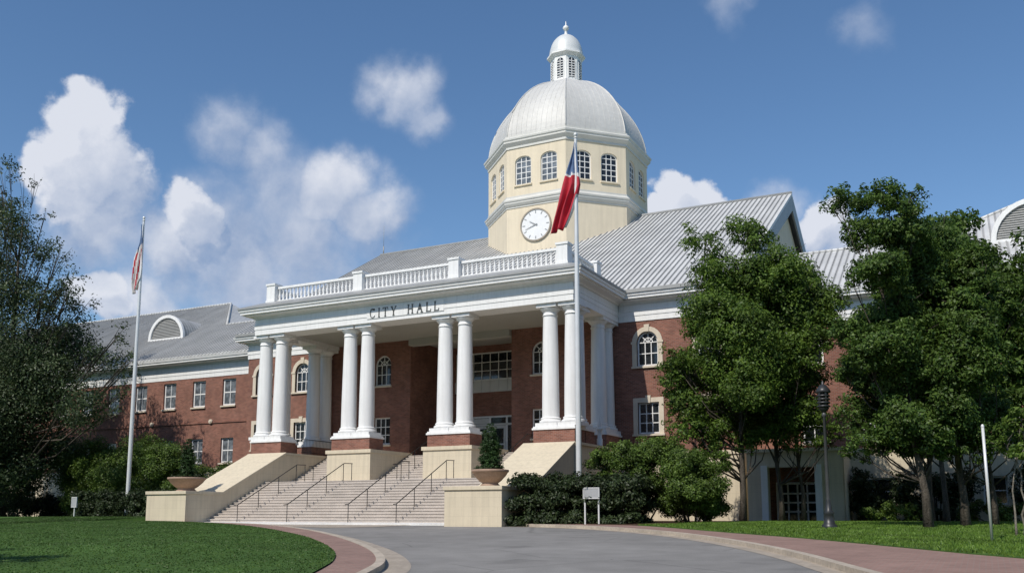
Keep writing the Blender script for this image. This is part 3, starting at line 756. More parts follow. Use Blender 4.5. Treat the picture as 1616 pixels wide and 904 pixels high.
# lunette dormers
for cx, r in ((CX - 32.35, 1.95), (CX + 32.5, 2.1), (CX - 48, 1.95)):
    yf = 56.0; zb = WZ + (yf - WE) * (WRZ - WZ) / (WRY - WE) + .05
    n = 16
    A = [(cx + r * math.cos(math.pi * i / n), zb + r * math.sin(math.pi * i / n)) for i in range(n + 1)]
    mb = MB()
    fr = [(p[0], yf, p[1]) for p in A]; bk = [(p[0], 61.0, p[1]) for p in A]
    mb.add(fr + bk, [(i, i + 1, n + 2 + i, n + 1 + i) for i in range(n)], 0)
    mb.box(cx - r, cx + r, yf, yf + 1.0, zb - .9, zb)
    d = mb.build('dormer', M['roof_side'], HALL, (cx, yf, zb))
    t = MB(); Bo = [(cx + (r + .1) * math.cos(math.pi * i / n), zb + (r + .1) * math.sin(math.pi * i / n)) for i in range(n + 1)]
    Bi = [(cx + (r - .16) * math.cos(math.pi * i / n), zb + (r - .16) * math.sin(math.pi * i / n)) for i in range(n + 1)]
    for i in range(n):
        q = [Bo[i], Bo[i + 1], Bi[i + 1], Bi[i]]
        t.prism([(p[0], yf - .12, p[1]) for p in q], [(p[0], yf + .1, p[1]) for p in q])
    t.box(cx - r - .1, cx + r + .1, yf - .13, yf + .05, zb - .12, zb + .02)
    t.build('arch_trim', M['white'], d, (cx, yf, zb))
    l = MB(); k = 0; z = zb + .03
    while z < zb + r - .2:
        w = math.sqrt(max(0.01, (r - .15) ** 2 - (z - zb + .06) ** 2))
        a = [(cx - w, yf - .02, z), (cx - w, yf + .05, z), (cx - w, yf + .05, z + .11)]
        l.prism(a, [(cx + w, p[1], p[2]) for p in a]); z += .13
    l.prism([(p[0], yf + .05, p[1]) for p in Bi], [(p[0], yf + .08, p[1]) for p in Bi])
    l.build('louvre', M['metal'], d, (cx, yf, zb))

# ------------------------------------------------------------------ clock tower
TX, TY, TR = CX + .3, 66.8, 6.45
def octa(r, z, n=8, off=22.5): return [(TX + r * math.sin(R(off + 45 * k)), TY - r * math.cos(R(off + 45 * k)), z) for k in range(8)]
ap = TR * math.cos(R(22.5)); sw = 2 * TR * math.sin(R(22.5))
tw = MB(); tower_wins = []
for k in range(8):
    a = R(45 * k)                     # face normal angle, 0 = towards -Y, positive towards +X
    nx, ny = math.sin(a), -math.cos(a)
    F = Face((TX + nx * ap, TY + ny * ap, 0), (math.cos(a), math.sin(a), 0), (-nx, -ny, 0))
    ops = [(c - .68, c + .68, 25.35, 27.62, .42) for c in (-1.08, 1.08)]
    quad_in(tw, F, (-sw / 2, 15), (sw / 2, 15), (sw / 2, 24.0), (-sw / 2, 24.0))
    wall_panel(tw, F, -sw / 2, sw / 2, 24.3, 28.6, ops, .2)
    tower_wins += [(F, o) for o in ops]
tw.build('tower_wall', M['stucco'], HALL, (TX, TY, 20))
for F, o in tower_wins:
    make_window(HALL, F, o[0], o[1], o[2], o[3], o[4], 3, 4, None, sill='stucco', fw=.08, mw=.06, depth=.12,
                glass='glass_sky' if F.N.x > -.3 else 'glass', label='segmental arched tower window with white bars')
def octring(mb, prof, m=0):
    rows = [octa(r / math.cos(R(22.5)), z) for r, z in prof]
    vs = [p for r_ in rows for p in r_]
    mb.add(vs, [(i * 8 + k, i * 8 + (k + 1) % 8, (i + 1) * 8 + (k + 1) % 8, (i + 1) * 8 + k) for i in range(len(prof) - 1) for k in range(8)], m)
a = ap
mb = MB(); octring(mb, [(a - .05, 23.55), (a + .05, 23.55), (a + .05, 23.67), (a + .12, 23.71), (a + .22, 23.87), (a + .22, 23.99), (a + .28, 24.03), (a + .30, 24.13), (a + .05, 24.37), (a + .05, 24.5), (a - .05, 24.52)])
mb.build('tower_band', mat('tower_band_paint', (.60, .59, .55), .55, .06, 1), HALL, (TX, TY, 23.4))
mb = MB(); octring(mb, [(a - .05, 28.3), (a + .07, 28.3), (a + .07, 28.48), (a + .14, 28.54), (a + .30, 28.72), (a + .30, 28.86), (a + .37, 28.92), (a + .39, 29.04), (a + .16, 29.2), (a + .16, 29.32), (a - .1, 29.36)])
mb.build('tower_cornice', mat('tower_cornice_paint', (.62, .61, .57), .55, .06, 1), HALL, (TX, TY, 28))
# dome
prof = []
A0 = a - .02; H = 6.5
for i in range(19):
    t = i / 18
    r = A0 * (1 - t ** 1.8) ** (1 / 1.8) if t < 1 else 0
    prof.append((r, 29.25 + H * t))
prof = [p for p in prof if p[0] > 1.35]
mb = MB(); octring(mb, prof); mb.m = [0] * len(mb.m)
DOME = mb.build('dome', M['dome'], HALL, (TX, TY, 29))
mb = MB()
for k in range(8):     # hip seams and pan seams
    ca = R(22.5 + 45 * k)
    pts = [(TX + r / math.cos(R(22.5)) * math.sin(ca), TY - r / math.cos(R(22.5)) * math.cos(ca), z) for r, z in prof]
    mb.tube(pts, .06, 5)
    fa = R(45 * k)
    for j in range(-5, 6):
        pts = []
        for r, z in prof:
            half = r * math.tan(R(22.5))
            u = j * .42
            if abs(u) > half: break
            pts.append((TX + r * math.sin(fa) + u * math.cos(fa), TY - r * math.cos(fa) + u * math.sin(fa), z))
        if len(pts) > 2: mb.tube(pts, .013, 4)
mb.build('seam', M['dome'], DOME, (TX, TY, 29))
# lantern
zt = prof[-1][1]
def ring2(mb, prof, n=8, rot=R(22.5 - 90), m=0, smooth=False):
    mb.lathe(TX, TY, prof, n, m, smooth, rot)
mb = MB(); ring2(mb, [(1.75, zt - .25), (1.75, zt + .05), (1.6, zt + .12), (1.42, zt + .2), (1.30, zt + .22), (1.30, zt + 2.35), (1.38, zt + 2.38), (1.5, zt + 2.5), (1.6, zt + 2.56), (1.6, zt + 2.68), (1.48, zt + 2.72)])
LAN = mb.build('lantern', M['white'], HALL, (TX, TY, zt))
for k in range(8):
    an = R(45 * k); nx, ny = math.sin(an), -math.cos(an); ap2 = 1.30 * math.cos(R(22.5))
    F = Face((TX + nx * ap2, TY + ny * ap2, 0), (math.cos(an), math.sin(an), 0), (-nx, -ny, 0))
    P = [(-.27, zt + .45), (.27, zt + .45)] + arch_pts(-.27, .27, zt + 2.15, .27)[::-1]
    g = MB(); g.prism([F(*p, -.012) for p in P], [F(*p, .05) for p in P])
    lv = g.build('louvre_opening', M['glass'], LAN, F(0, zt + 1, 0))
    s = MB()
    for i in range(7): fbox(s, F, -.26, .26, zt + .5 + i * .22, zt + .56 + i * .22, -.05, -.013)
    fbox(s, F, -.03, .03, zt + .45, zt + 2.1, -.05, -.014)
    fbox(s, F, -.33, -.27, zt + .4, zt + 1.9, -.06, .02); fbox(s, F, .27, .33, zt + .4, zt + 1.9, -.06, .02)
    s.build('louvre', M['white'], LAN, F(0, zt + 1, 0))
mb = MB(); mb.lathe(TX, TY, [(1.45, zt + 2.7)] + [(1.42 * math.cos(R(t)), zt + 2.72 + 1.95 * math.sin(R(t))) for t in range(0, 86, 9)], 16)
mb.build('cupola', mat('cupola_metal', (.68, .69, .68), .4, .06, 1, metal=.1), LAN, (TX, TY, zt + 2.7))
zc = zt + 4.65
mb = MB(); mb.lathe(TX, TY, [(.28, zc - .1), (.22, zc + .06), (.12, zc + .16), (.10, zc + .45), (.20, zc + .52), (.27, zc + .66), (.2, zc + .82), (.06, zc + .92), (.03, zc + 1.25), (.01, zc + 1.3)], 10)
mb.build('finial', M['white'], LAN, (TX, TY, zc))
# clock on the front face and its twin on the right-hand sides
for k in (0,):
    an = R(45 * k); nx, ny = math.sin(an), -math.cos(an)
    F = Face((TX + nx * ap, TY + ny * ap, 0), (math.cos(an), math.sin(an), 0), (-nx, -ny, 0))
    zc = 22.0; n = 40; rc = 1.22
    def circ(r, d): return [F(r * math.cos(2 * math.pi * i / n), zc + r * math.sin(2 * math.pi * i / n), d) for i in range(n)]
    mb = MB(); mb.prism(circ(rc, -.07), circ(rc, .02))
    CK = mb.build('clock', M['clock'], HALL, F(0, zc, 0)); CK['label'] = 'round white clock face with thin grey rim and dark hands'
    mb = MB(); o_ = circ(rc + .06, -.13); i_ = circ(rc - .04, -.13); o2 = circ(rc + .06, .02); i2 = circ(rc - .04, -.06)
    mb.add(o_ + i_ + o2 + i2, [(i, (i + 1) % n, n + (i + 1) % n, n + i) for i in range(n)] + [(i, 2 * n + i, 2 * n + (i + 1) % n, (i + 1) % n) for i in range(n)] + [(n + i, n + (i + 1) % n, 3 * n + (i + 1) % n, 3 * n + i) for i in range(n)])
    mb.build('rim', mat('clock_rim', (.33, .28, .22), .5, .1, 3), CK, F(0, zc, 0))
    mb = MB()
    for h in range(12):
        t = R(90 - 30 * h); c, s_ = math.cos(t), math.sin(t)
        r0, r1, w = rc * .72, rc * .90, .035
        q = [(r0 * c - w * s_, zc + r0 * s_ + w * c), (r0 * c + w * s_, zc + r0 * s_ - w * c), (r1 * c + w * s_, zc + r1 * s_ - w * c), (r1 * c - w * s_, zc + r1 * s_ + w * c)]
        mb.prism([F(*p, -.085) for p in q], [F(*p, -.069) for p in q])
    mb.build('hour_mark', M['clockmark'], CK, F(0, zc, 0))
    for ang, ln, w in ((150, .58, .055), (200, .9, .035)):
        t = R(ang); c, s_ = math.cos(t), math.sin(t); hm = MB()
        q = [(-.15 * c - w * s_, zc - .15 * s_ + w * c), (-.15 * c + w * s_, zc - .15 * s_ - w * c), (ln * c + w * .4 * s_, zc + ln * s_ - w * .4 * c), (ln * c - w * .4 * s_, zc + ln * s_ + w * .4 * c)]
        dd = -.12 if ln > .7 else -.105
        hm.prism([F(*p, dd) for p in q], [F(*p, dd + .012) for p in q])
        hm.build('hand', M['clockmark'], CK, F(0, zc, 0))

# ------------------------------------------------------------------ basement porch on the right
px0, px1, py = -11.0, -6.3, 48.5
FP = Face((0, py, 0), (1, 0, 0), (0, 1, 0))
mb = MB(); wall_panel(mb, FP, px0, px1, 0, 3.62, [(-9.98, -7.6, 0.02, 2.85, 0)], .6)
mb.box(px1 - .4, px1, py + .6, 51.9, 0, 3.6)
mb.box(px0, px0 + .4, py + .6, 51.9, 0, 3.6)
mb.box(px0, px1, py + .02, 51.9, 3.4, 3.61); mb.box(px0 - .08, px1 + .08, py - .1, 51.85, 3.62, 3.8)
PO = mb.build('basement_porch', M['cream'], HALL, (-8.6, py, 0))
mb = MB()
for x in (-10.12, -7.46): mb.box(x - .16, x + .16, py - .14, py + .02, 0.02, 2.95)
mb.build('porch_post', M['white'], PO, (-8.8, py, 0))
mb = MB(); mb.box(px0 + .41, px1 - .41, 50.6, 50.8, 0.02, 3.38)
mb.build('porch_back', M['brick'], PO, (-8.8, 50.7, 0))
FD = Face((0, 50.46, 0), (1, 0, 0), (0, 1, 0))
make_window(PO, FD, -9.95, -7.75, .03, 2.15, 0, 4, 4, None, sill=None, name='glass_door', fw=.12, mw=.09, depth=0)

# ------------------------------------------------------------------ entrance stairs
ST = thing('entrance_stairs', (CX, 37.2, 0), 'broad grey granite steps climbing in two flights to the portico between sloping cream cheek walls', 'staircase')
SX0, SX1 = CX - 7.9, CX + 8.1
def flight(x0, x1, y0, z0, y1, z1, n, name='flight'):
    mb = MB(); dy = (y1 - y0) / n; dz = (z1 - z0) / n
    for i in range(n):
        mb.box(x0, x1, y0 + i * dy, y1 + (.001 * i), z0 + i * dz if i else z0 - .3, z0 + (i + 1) * dz)
        mb.box(x0, x1, y0 + i * dy - .03, y0 + i * dy, z0 + (i + 1) * dz - .045, z0 + (i + 1) * dz)
    return mb.build(name, M['step'], ST, ((x0 + x1) / 2, y0, z0))
flight(SX0, SX1, 37.15, .09, 41.75, 2.32, 15)
mb = MB(); mb.box(SX0, SX1, 41.76, 43.85, 1.5, 2.318); mb.build('landing', M['step'], ST, (CX, 42.8, 2))
for a, b in ((SX0, CX - 4.81), (CX - 1.75, CX + 1.75), (CX + 4.81, SX1)):
    flight(a + .01, b - .01, 43.86, 2.32, 47.3, 3.97, 11)
for s, lab in ((-1, 'left'), (1, 'right')):
    a, b = sorted((CX + s * 7.92, CX + s * 10.76))
    mb = MB(); y0 = 35.62 if s < 0 else 35.3
    prof_ = [(y0, -.2), (y0, 1.52), (38.25, 1.52), (43.24, 3.98), (43.24, -.2)]
    mb.prism([(a, p[0], p[1]) for p in prof_], [(b, p[0], p[1]) for p in prof_])
    cw = mb.build('cheek_wall', M['cream'], ST, (a, y0, 0))
    mb = MB(); top = [(y0 - .07, 1.521), (38.25, 1.521), (43.25, 3.985), (43.25, 4.14), (38.2, 1.69), (y0 - .07, 1.69)]
    mb.prism([(a - .05, p[0], p[1]) for p in top], [(b + .05, p[0], p[1]) for p in top])
    mb.build('coping', M['cream'], cw, (a, y0, 1.5), bevel=.015)

# handrails
def handrail(x, pts, posts, label):
    t = thing('handrail', (x, pts[0][0], pts[0][1] - .9), label, 'handrail', 'black iron handrails on the entrance steps')
    mb = MB(); mb.tube([(x, y, z) for y, z in pts], .024, 6); mb.build('rail', M['black'], t, (x, pts[0][0], pts[0][1]))
    for (y, zb, zt_) in posts:
        mb = MB(); mb.tube([(x, y, zb - .02), (x, y, zt_)], .019, 6); mb.box(x - .06, x + .06, y - .06, y + .06, zb, zb + .02); mb.build('post', M['black'], t, (x, y, zb))
    return t
sl = 2.3 / 4.6
def zstair(y): return .02 + max(0, math.ceil((y - 37.15) / (4.6 / 15) - 1e-6)) * (2.3 / 15)
for x, lab in ((-34.85, 'iron handrail nearest the left cheek wall on the lower flight'), (-31.55, 'iron handrail on the lower flight in line with the left middle pier'),
               (-27.75, 'iron handrail on the lower flight in front of the central opening'), (-24.95, 'iron handrail nearest the right cheek wall on the lower flight')):
    def zr(y): return .02 + (y - 37.0) * sl + .95
    pts = [(36.75, zr(37.0) - .02), (37.0, zr(37.0)), (41.6, zr(41.6)), (42.35, zr(41.6) + .02)]
    pp = [(37.0, 0.0, zr(37)), (38.55, zstair(38.55), zr(38.55)), (40.1, zstair(40.1), zr(40.1)), (41.55, zstair(41.55), zr(41.55)), (42.3, 2.32, zr(41.6))]
    handrail(x, pts, pp, lab)
for x, lab in ((CX - 6.1, 'iron handrail on the upper flight left of the left middle pier'), (CX - .2, 'iron handrail on the upper flight between the two middle piers'), (CX + 6.2, 'iron handrail on the upper flight right of the right middle pier')):
    s2 = 1.65 / 3.44
    def z2(y): return 2.32 + (y - 43.6) * s2 + .95
    handrail(x, [(43.2, z2(43.6) - .02), (43.6, z2(43.6)), (47.2, z2(47.2)), (47.8, z2(47.2) + .02)], [(43.6, 2.32, z2(43.6)), (45.4, 2.32 + math.ceil((45.4 - 43.86) / (3.44 / 11)) * .15, z2(45.4)), (47.7, 3.99, z2(47.2))], lab)
# low iron railing along the deck edges
for s, lab in ((-1, 'black iron railing on the porch deck beside the left stair bay'), (1, 'black iron railing on the porch deck beside the right stair bay')):
    x = CX + s * 8.05; t = thing('deck_railing', (x, 46.5, 4.12), lab, 'railing', 'iron railings on the porch deck')
    mb = MB(); mb.tube([(x, 44.8, 5.05), (x, 48.6, 5.05)], .025); mb.tube([(x, 44.8, 4.25), (x, 48.6, 4.25)], .02); mb.build('rail', M['black'], t, (x, 46.5, 5))
    mb = MB()
    for i in range(27): mb.tube([(x, 44.85 + i * .14, 4.12), (x, 44.85 + i * .14, 5.05)], .012, 4)
    mb.build('picket', M['black'], t, (x, 46.5, 4.1))
# small stone finial post on the right coping
t = tag(MB().build('x', M['white']) if False else thing('finial_post', (CX + 10.75, 46.75, 4.12), 'slender white post with pointed finial on the coping beside the right portico columns', 'post'))
mb = MB(); x, y = CX + 10.75, 46.75; mb.lathe(x, y, [(.16, 4.12), (.16, 4.5), (.12, 4.55), (.13, 4.95), (.2, 5.0), (.2, 5.08), (.12, 5.12)], 10); mb.build('post', M['white'], t, (x, y, 4.12))
mb = MB(); mb.lathe(x, y, [(.10, 5.12), (.13, 5.25), (.09, 5.5), (.05, 5.7), (.015, 5.9)], 10); mb.build('finial', M['white'], t, (x, y, 5.12))

# ------------------------------------------------------------------ foliage
def leaves(name, clumps, count, size, mtl, parent, origin, seed=0, spread=.45, sub=10, up=.35, aspect=.5):
    """leaf-sized faces gathered in tufts around clump centres (x, y, z, r[, rz])"""
    rng = np.random.default_rng(seed)
    C = np.array([(c[0], c[1], c[2], c[3]) for c in clumps]); w = C[:, 3] ** 2; w /= w.sum()
    nsub = np.maximum(5, (sub * len(C) * w * 1.0)).astype(int)
    sc = []
    for c, k in zip(C, nsub):
        d = rng.normal(size=(k, 3)); d /= np.linalg.norm(d, axis=1)[:, None]
        d[:, 2] = d[:, 2] * .8 + .08
        rr = c[3] * rng.uniform(.35, 1.08, (k, 1))
        p = c[:3] + d * rr
        sc.append(np.hstack([p, d, np.full((k, 1), c[3] * spread) * rng.uniform(.6, 1.25, (k, 1))]))
    sc = np.vstack(sc)
    ww_ = sc[:, 6] ** 2; ww_ /= ww_.sum()
    idx = rng.choice(len(sc), count, p=ww_)
    base = sc[idx]
    d = rng.normal(size=(count, 3)); d /= np.linalg.norm(d, axis=1)[:, None]
    rad = base[:, 6:7] * rng.uniform(.15, 1, (count, 1)) ** .6
    d[:, 2] *= .75
    pos = base[:, :3] + d * rad
    nrm = rng.normal(size=(count, 3)) * .5 + d * .5 + base[:, 3:6] * .55 + np.array([0, -.05, up])
    nrm /= np.linalg.norm(nrm, axis=1)[:, None]
    t = rng.normal(size=(count, 3)); u = np.cross(nrm, t); u /= np.linalg.norm(u, axis=1)[:, None]; v = np.cross(nrm, u)
    s = size * rng.uniform(.6, 1.35, (count, 1))
    L_ = u * s; W_ = v * s * aspect
    fold = nrm * s * .18
    V = np.stack([pos - L_ * .5, pos + W_ * .5 + fold * .5 - L_ * .05, pos + L_ * .5 - fold, pos - W_ * .5 + fold * .5 - L_ * .05], 1).reshape(-1, 3) - np.array(origin)
    me = bpy.data.meshes.new(name)
    me.vertices.add(count * 4); me.vertices.foreach_set('co', V.astype(np.float32).ravel())
    me.loops.add(count * 4); me.loops.foreach_set('vertex_index', np.arange(count * 4, dtype=np.int32))
    me.polygons.add(count); me.polygons.foreach_set('loop_start', np.arange(0, count * 4, 4, dtype=np.int32)); me.polygons.foreach_set('loop_total', np.full(count, 4, np.int32))
    me.materials.append(mtl); me.update(); me.validate()
    o = bpy.data.objects.new(name, me); link(o, parent, origin)
    return o

def infill(clumps, k, seed):
    rg = random.Random(seed); out = list(clumps)
    for c in clumps:
        for _ in range(k):
            v = Vector((rg.gauss(0, 1), rg.gauss(0, 1), rg.gauss(0, .8))).normalized() * c[3] * rg.uniform(.7, 1.15)
            out.append((c[0] + v.x, c[1] + v.y, c[2] + v.z, c[3] * rg.uniform(.5, .8)))
    return out

def make_tree(name, base, height, clumps, count, size, leaf, label, cat='tree', tr=.2, bark='bark', seed=1, trunks=None, group=None, **kw):
    t = thing(name, base, label, cat, group)
    rng = random.Random(seed)
    mb = MB()
    bx, by, bz = base
    top = max(clumps, key=lambda c: c[2])
    for (ox, oy, rr) in (trunks or [(0, 0, tr)]):
        pts = []; rad = []; n = 9
        lean = (top[0] - bx) * .6
        for i in range(n):
            f = i / (n - 1)
            pts.append((bx + ox + lean * f ** 1.5 + rng.uniform(-.06, .06) * (i > 0), by + oy + rng.uniform(-.06, .06) * (i > 0), bz - .1 + f * height * .82))
            rad.append(max(.02, rr * (1.35 if i == 0 else 1.0) * (1 - f * .88)))
        mb.tube(pts, rad, 9)
        for c in clumps:
            if rng.random() < .25: continue
            f = min(.85, max(.16, (c[2] - bz) / (height * .82) - rng.uniform(.12, .28)))
            i = f * (n - 1); i0 = int(i)
            p0 = Vector(pts[i0]).lerp(Vector(pts[min(i0 + 1, n - 1)]), i - i0)
            p1 = Vector(c[:3]); mid = p0.lerp(p1, .5) + Vector((rng.uniform(-.2, .2), rng.uniform(-.2, .2), -.12 * (p1 - p0).length))
            r0 = rad[i0] * .36
            mb.tube([p0, mid, p1], [r0, r0 * .6, .015], 5)
            for _ in range(3):
                e = p1 + Vector((rng.gauss(0, 1), rng.gauss(0, 1), rng.gauss(.2, .8))) * c[3] * .55
                mb.tube([mid.lerp(p1, .5), mid.lerp(p1, .8).lerp(e, .5), e], [r0 * .4, r0 * .3, .008], 4)
    mb.build('trunk', M[bark], t, base)
    leaves('crown', clumps, count, size, M[leaf], t, base, seed, **kw)
    return t

A1 = [(-10.82, 41.16, 12.85, .82), (-9.28, 42.14, 13.42, .94), (-10.54, 41.58, 11.25, 1.23), (-8.97, 42.33, 10.94, 1.46), (-11.42, 42.4, 9.39, 1.14), (-9.24, 40.61, 8.28, 1.54), (-12.26, 40.44, 7.2, .81), (-11.67, 43.08, 7.08, 1.39), (-9.18, 41.23, 6.37, 1.55), (-11.93, 41.15, 5.38, .93), (-10.95, 43.59, 5.12, 1.26), (-9.6, 43.6, 9.6, 1.4), (-10.4, 40.4, 9.6, 1.2), (-10.6, 41.6, 4.3, .8), (-9.0, 42.2, 4.2, .8), (-12.4, 41.0, 6.3, .85), (-12.1, 41.4, 5.5, .85), (-11.7, 40.8, 4.5, .8), (-12.6, 40.6, 7.0, .6), (-10.9, 41.8, 3.5, .75), (-9.5, 42.0, 3.6, .7), (-12.3, 41.2, 4.4, .7)]
A2 = [(-8.68, 43.41, 13.15, .75), (-7.63, 44.51, 11.59, 1.27), (-6.5, 43.43, 10.72, .6), (-7.92, 43.92, 9.04, 1.64), (-6.7, 42.45, 8.34, .6), (-7.73, 43.9, 6.62, 1.47), (-9.39, 44.6, 4.99, 1.39), (-7.45, 43.57, 4.95, 1.22), (-6.8, 44.22, 6.58, .6), (-7.2, 42.4, 7.6, 1.1), (-8.2, 43.2, 4.0, .8), (-6.4, 43.6, 3.9, .7)]
B1 = [(-3.63, 34.01, 11.45, .68), (-2.42, 32.19, 11.01, .68), (-1.66, 34.27, 11.45, .44), (-3.34, 33.77, 10.17, .8), (-2.05, 32.9, 9.8, .9), (-2.65, 32.09, 8.36, .84), (-1.64, 34.6, 8.6, 1.15), (-3.69, 33.42, 6.66, .79), (-2.31, 34.16, 7.0, 1.14), (-3.67, 34.64, 5.62, .95), (-2.2, 34.14, 5.22, 1.19), (-3.77, 34.76, 4.05, .81), (-2.23, 33.18, 3.5, .97), (-2.6, 32.4, 5.9, .9), (-3.3, 33.6, 2.9, .7), (-1.6, 33.4, 2.7, .7), (-2.5, 34.4, 3.0, .8)]
B2 = [(-1.0, 35.9, 10.12, .87), (-.04, 34.83, 8.81, .83), (-.96, 36.31, 7.51, 1.26), (.47, 36.14, 7.57, .85), (-.62, 33.79, 5.28, 1.16), (.51, 33.91, 5.42, .73), (-.93, 34.15, 3.53, 1.06), (.33, 36.4, 4.01, .75), (-.3, 34.2, 7.0, 1.0), (-.3, 34.6, 2.8, .75), (.6, 35.0, 3.0, .7), (-1.1, 35.4, 2.9, .7)]
LT = [(-42.41, 27.62, 17.49, .63), (-42.15, 28.76, 17.07, .57), (-40.27, 26.81, 14.24, .95), (-40.36, 28.04, 13.03, 1.04), (-37.06, 27.32, 12.32, .52), (-38.07, 27.11, 14.15, .41), (-41.95, 28.51, 10.96, 1.62), (-38.91, 28.51, 10.79, 1.08), (-39.32, 30.43, 10.44, .88), (-40.82, 29.09, 8.44, 1.85), (-39.54, 30.57, 8.41, 1.38), (-36.73, 30.14, 7.97, .9), (-36.31, 30.95, 7.14, .67), (-41.12, 29.03, 5.66, 1.99), (-35.9, 27.98, 5.3, 1.19), (-36.33, 30.16, 5.52, .66), (-43.81, 30.79, 3.39, 1.94), (-40.24, 30.43, 3.58, 1.11), (-45.4, 28.41, 11.97, 1.93), (-46.81, 29.28, 8.63, 2.62), (-41.47, 26.27, 3.94, 2.31), (-47.38, 29.99, 16.76, 1.37), (-44.0, 29.5, 14.8, 1.2), (-43.5, 29.0, 7.0, 2.0), (-45, 29, 5, 2.2), (-42.5, 28.5, 4.2, 1.9), (-40.0, 28.6, 2.6, 1.0), (-44.5, 28.5, 2.2, 1.5), (-41.8, 29.6, 2.0, 1.2), (-39.0, 29.2, 6.6, 1.4)]

make_tree('broadleaf_tree', (-9.79, 42, .12), 14.3, infill(A1, 2, 5), 105000, .145, 'leaf_mid', 'leafy green tree before the main roof, nearest the tall shrubs right of the portico', tr=.15, seed=11, sub=30, spread=.40, group='leafy trees on the right lawn')
make_tree('broadleaf_tree', (-8.1, 43.5, .12), 13.2, infill(A2, 2, 5), 82000, .145, 'leaf_mid', 'leafy green tree whose slim trunks stand before the basement porch', tr=.2, seed=12, sub=30, spread=.40, trunks=[(-.25, 0, .12), (.6, .5, .10)], group='leafy trees on the right lawn')
make_tree('broadleaf_tree', (-1.76, 33.5, -.02), 12.3, infill(B1, 2, 5), 105000, .125, 'leaf_b', 'tallest dark green tree, ragged topped, just right of the lamp post', tr=.14, seed=13, sub=30, spread=.40, group='leafy trees on the right lawn')
make_tree('broadleaf_tree', (-.7, 35.0, .05), 11, infill(B2, 2, 5), 80000, .125, 'leaf_b', 'dense green tree behind the thin white pole at the right edge', tr=.16, seed=14, sub=30, spread=.40, trunks=[(0, 0, .14), (.9, .6, .1)], group='leafy trees on the right lawn')
LT = [(a * 1.45, b * 1.45, c * 1.45 - .2, r * 1.47) for a, b, c, r in LT] + [(-60.18, 41, 20.17, 0.97), (-58.99, 42, 18.64, 1.04), (-54.79, 41, 16.3, 1.05), (-49.81, 41.5, 12.21, 0.78), (-48.96, 42, 10.55, 0.6), (-49.8, 42, 8.72, 0.66), (-53.5, 41, 6.72, 1.08), (-63.56, 43, 18.75, 1.36), (-62.31, 41, 23.32, 0.73), (-56.24, 40.5, 15.02, 1.12), (-56.09, 43, 13.27, 1.15)]
make_tree('large_tree', (-61.4, 42.0, 0.1), 26.5, infill(LT, 1, 8), 195000, .19, 'leaf_dark', 'big dark tree with sparse airy branches at the left edge of the lawn', tr=.34, seed=15, spread=.55, sub=18)
make_tree('sapling_clump', (.8, 29.0, -.1), 3.2, [(.77, 29.01, 2.73, .38), (.53, 29.4, 2.43, .32), (.97, 28.77, 3.05, .43), (.79, 28.6, 2.01, .31), (1.03, 29.12, 2.38, .42)], 1600, .13, 'leaf_mid', 'clump of pale stemmed saplings at the far right edge of the lawn', 'tree', seed=16, bark='bark_pale',
          trunks=[(-.15, 0, .035), (.05, .1, .04), (.25, -.1, .035)])
# slim dark trunks of trees further back under the canopy
for i, (x, y, h, r, lab) in enumerate(((-2.2, 44.5, 12.5, .13, 'slim dark trunked tree in shade left of the single basement window'),
        (.2, 43.5, 12.5, .12, 'slim tree in deep shade before the far right basement window'),
        (3.0, 42.0, 12.0, .15, 'shaded tree at the far right behind the pale saplings'),
        (-1.5, 41.0, 11.5, .12, 'slim trunked tree in shade directly behind the tallest tree'))):
    cl = [(x + random.uniform(-1.5, 1.5), y + random.uniform(-1.3, 1.3), 4.2 + (h - 4.2) * (q_ + .5) / 14, random.uniform(1.0, 1.5)) for q_ in range(14)]  # hidden crowns made tall and dense so their shade falls on the wing
    make_tree('young_tree', (x, y, .12), h, infill(cl, 1, i), 24000, .22, 'leaf_b', lab, tr=r, seed=30 + i, group='slim shaded trees before the right wing')

def bush(name, base, clumps, count, size, leaf, label, cat='bush', group=None, seed=1, stems=True, **kw):
    t = thing(name, base, label, cat, group)
    if stems:
        mb = MB()
        for c in clumps: mb.tube([(base[0] + (c[0] - base[0]) * .4, base[1] + (c[1] - base[1]) * .4, base[2] - .05), (c[0], c[1], c[2])], [.05, .012], 5)
        mb.build('stem', M['bark'], t, base)
    leaves('foliage', clumps, count, size, M[leaf], t, base, seed, **kw)
    return t
RB = [(-14.03, 38.42, 2.97, .89), (-12.58, 37.96, 3.04, .92), (-11.24, 37.6, 2.45, 1.0), (-13.78, 38.87, 1.6, 1.0), (-12.42, 39.08, 1.32, .99), (-10.61, 37.64, 1.53, 1.04), (-10.08, 38.78, 2.61, .64), (-10.1, 38.16, .89, .68), (-11.67, 37.74, 3.27, .59)]
bush('shrub', (-13.6, 38.5, .1), [c for c in RB if c[0] < -12.0] + [(-13.1, 38.2, 2.2, 1.0), (-15.0, 38.6, 2.6, .8), (-15.2, 38.8, 1.4, .9)], 50000, .105, 'leaf_bush', 'tall green shrub against the portico side wall right of the white flagpole', seed=41, sub=26, group='tall shrubs right of the portico')
bush('shrub', (-10.9, 38.0, .1), [c for c in RB if c[0] >= -12.0] + [(-11.6, 38.6, .8, .8), (-10.6, 38.5, .7, .7)], 46000, .105, 'leaf_bush', 'rounded lighter green shrub under the trees left of the dark tree trunk', seed=42, sub=26, group='tall shrubs right of the portico')
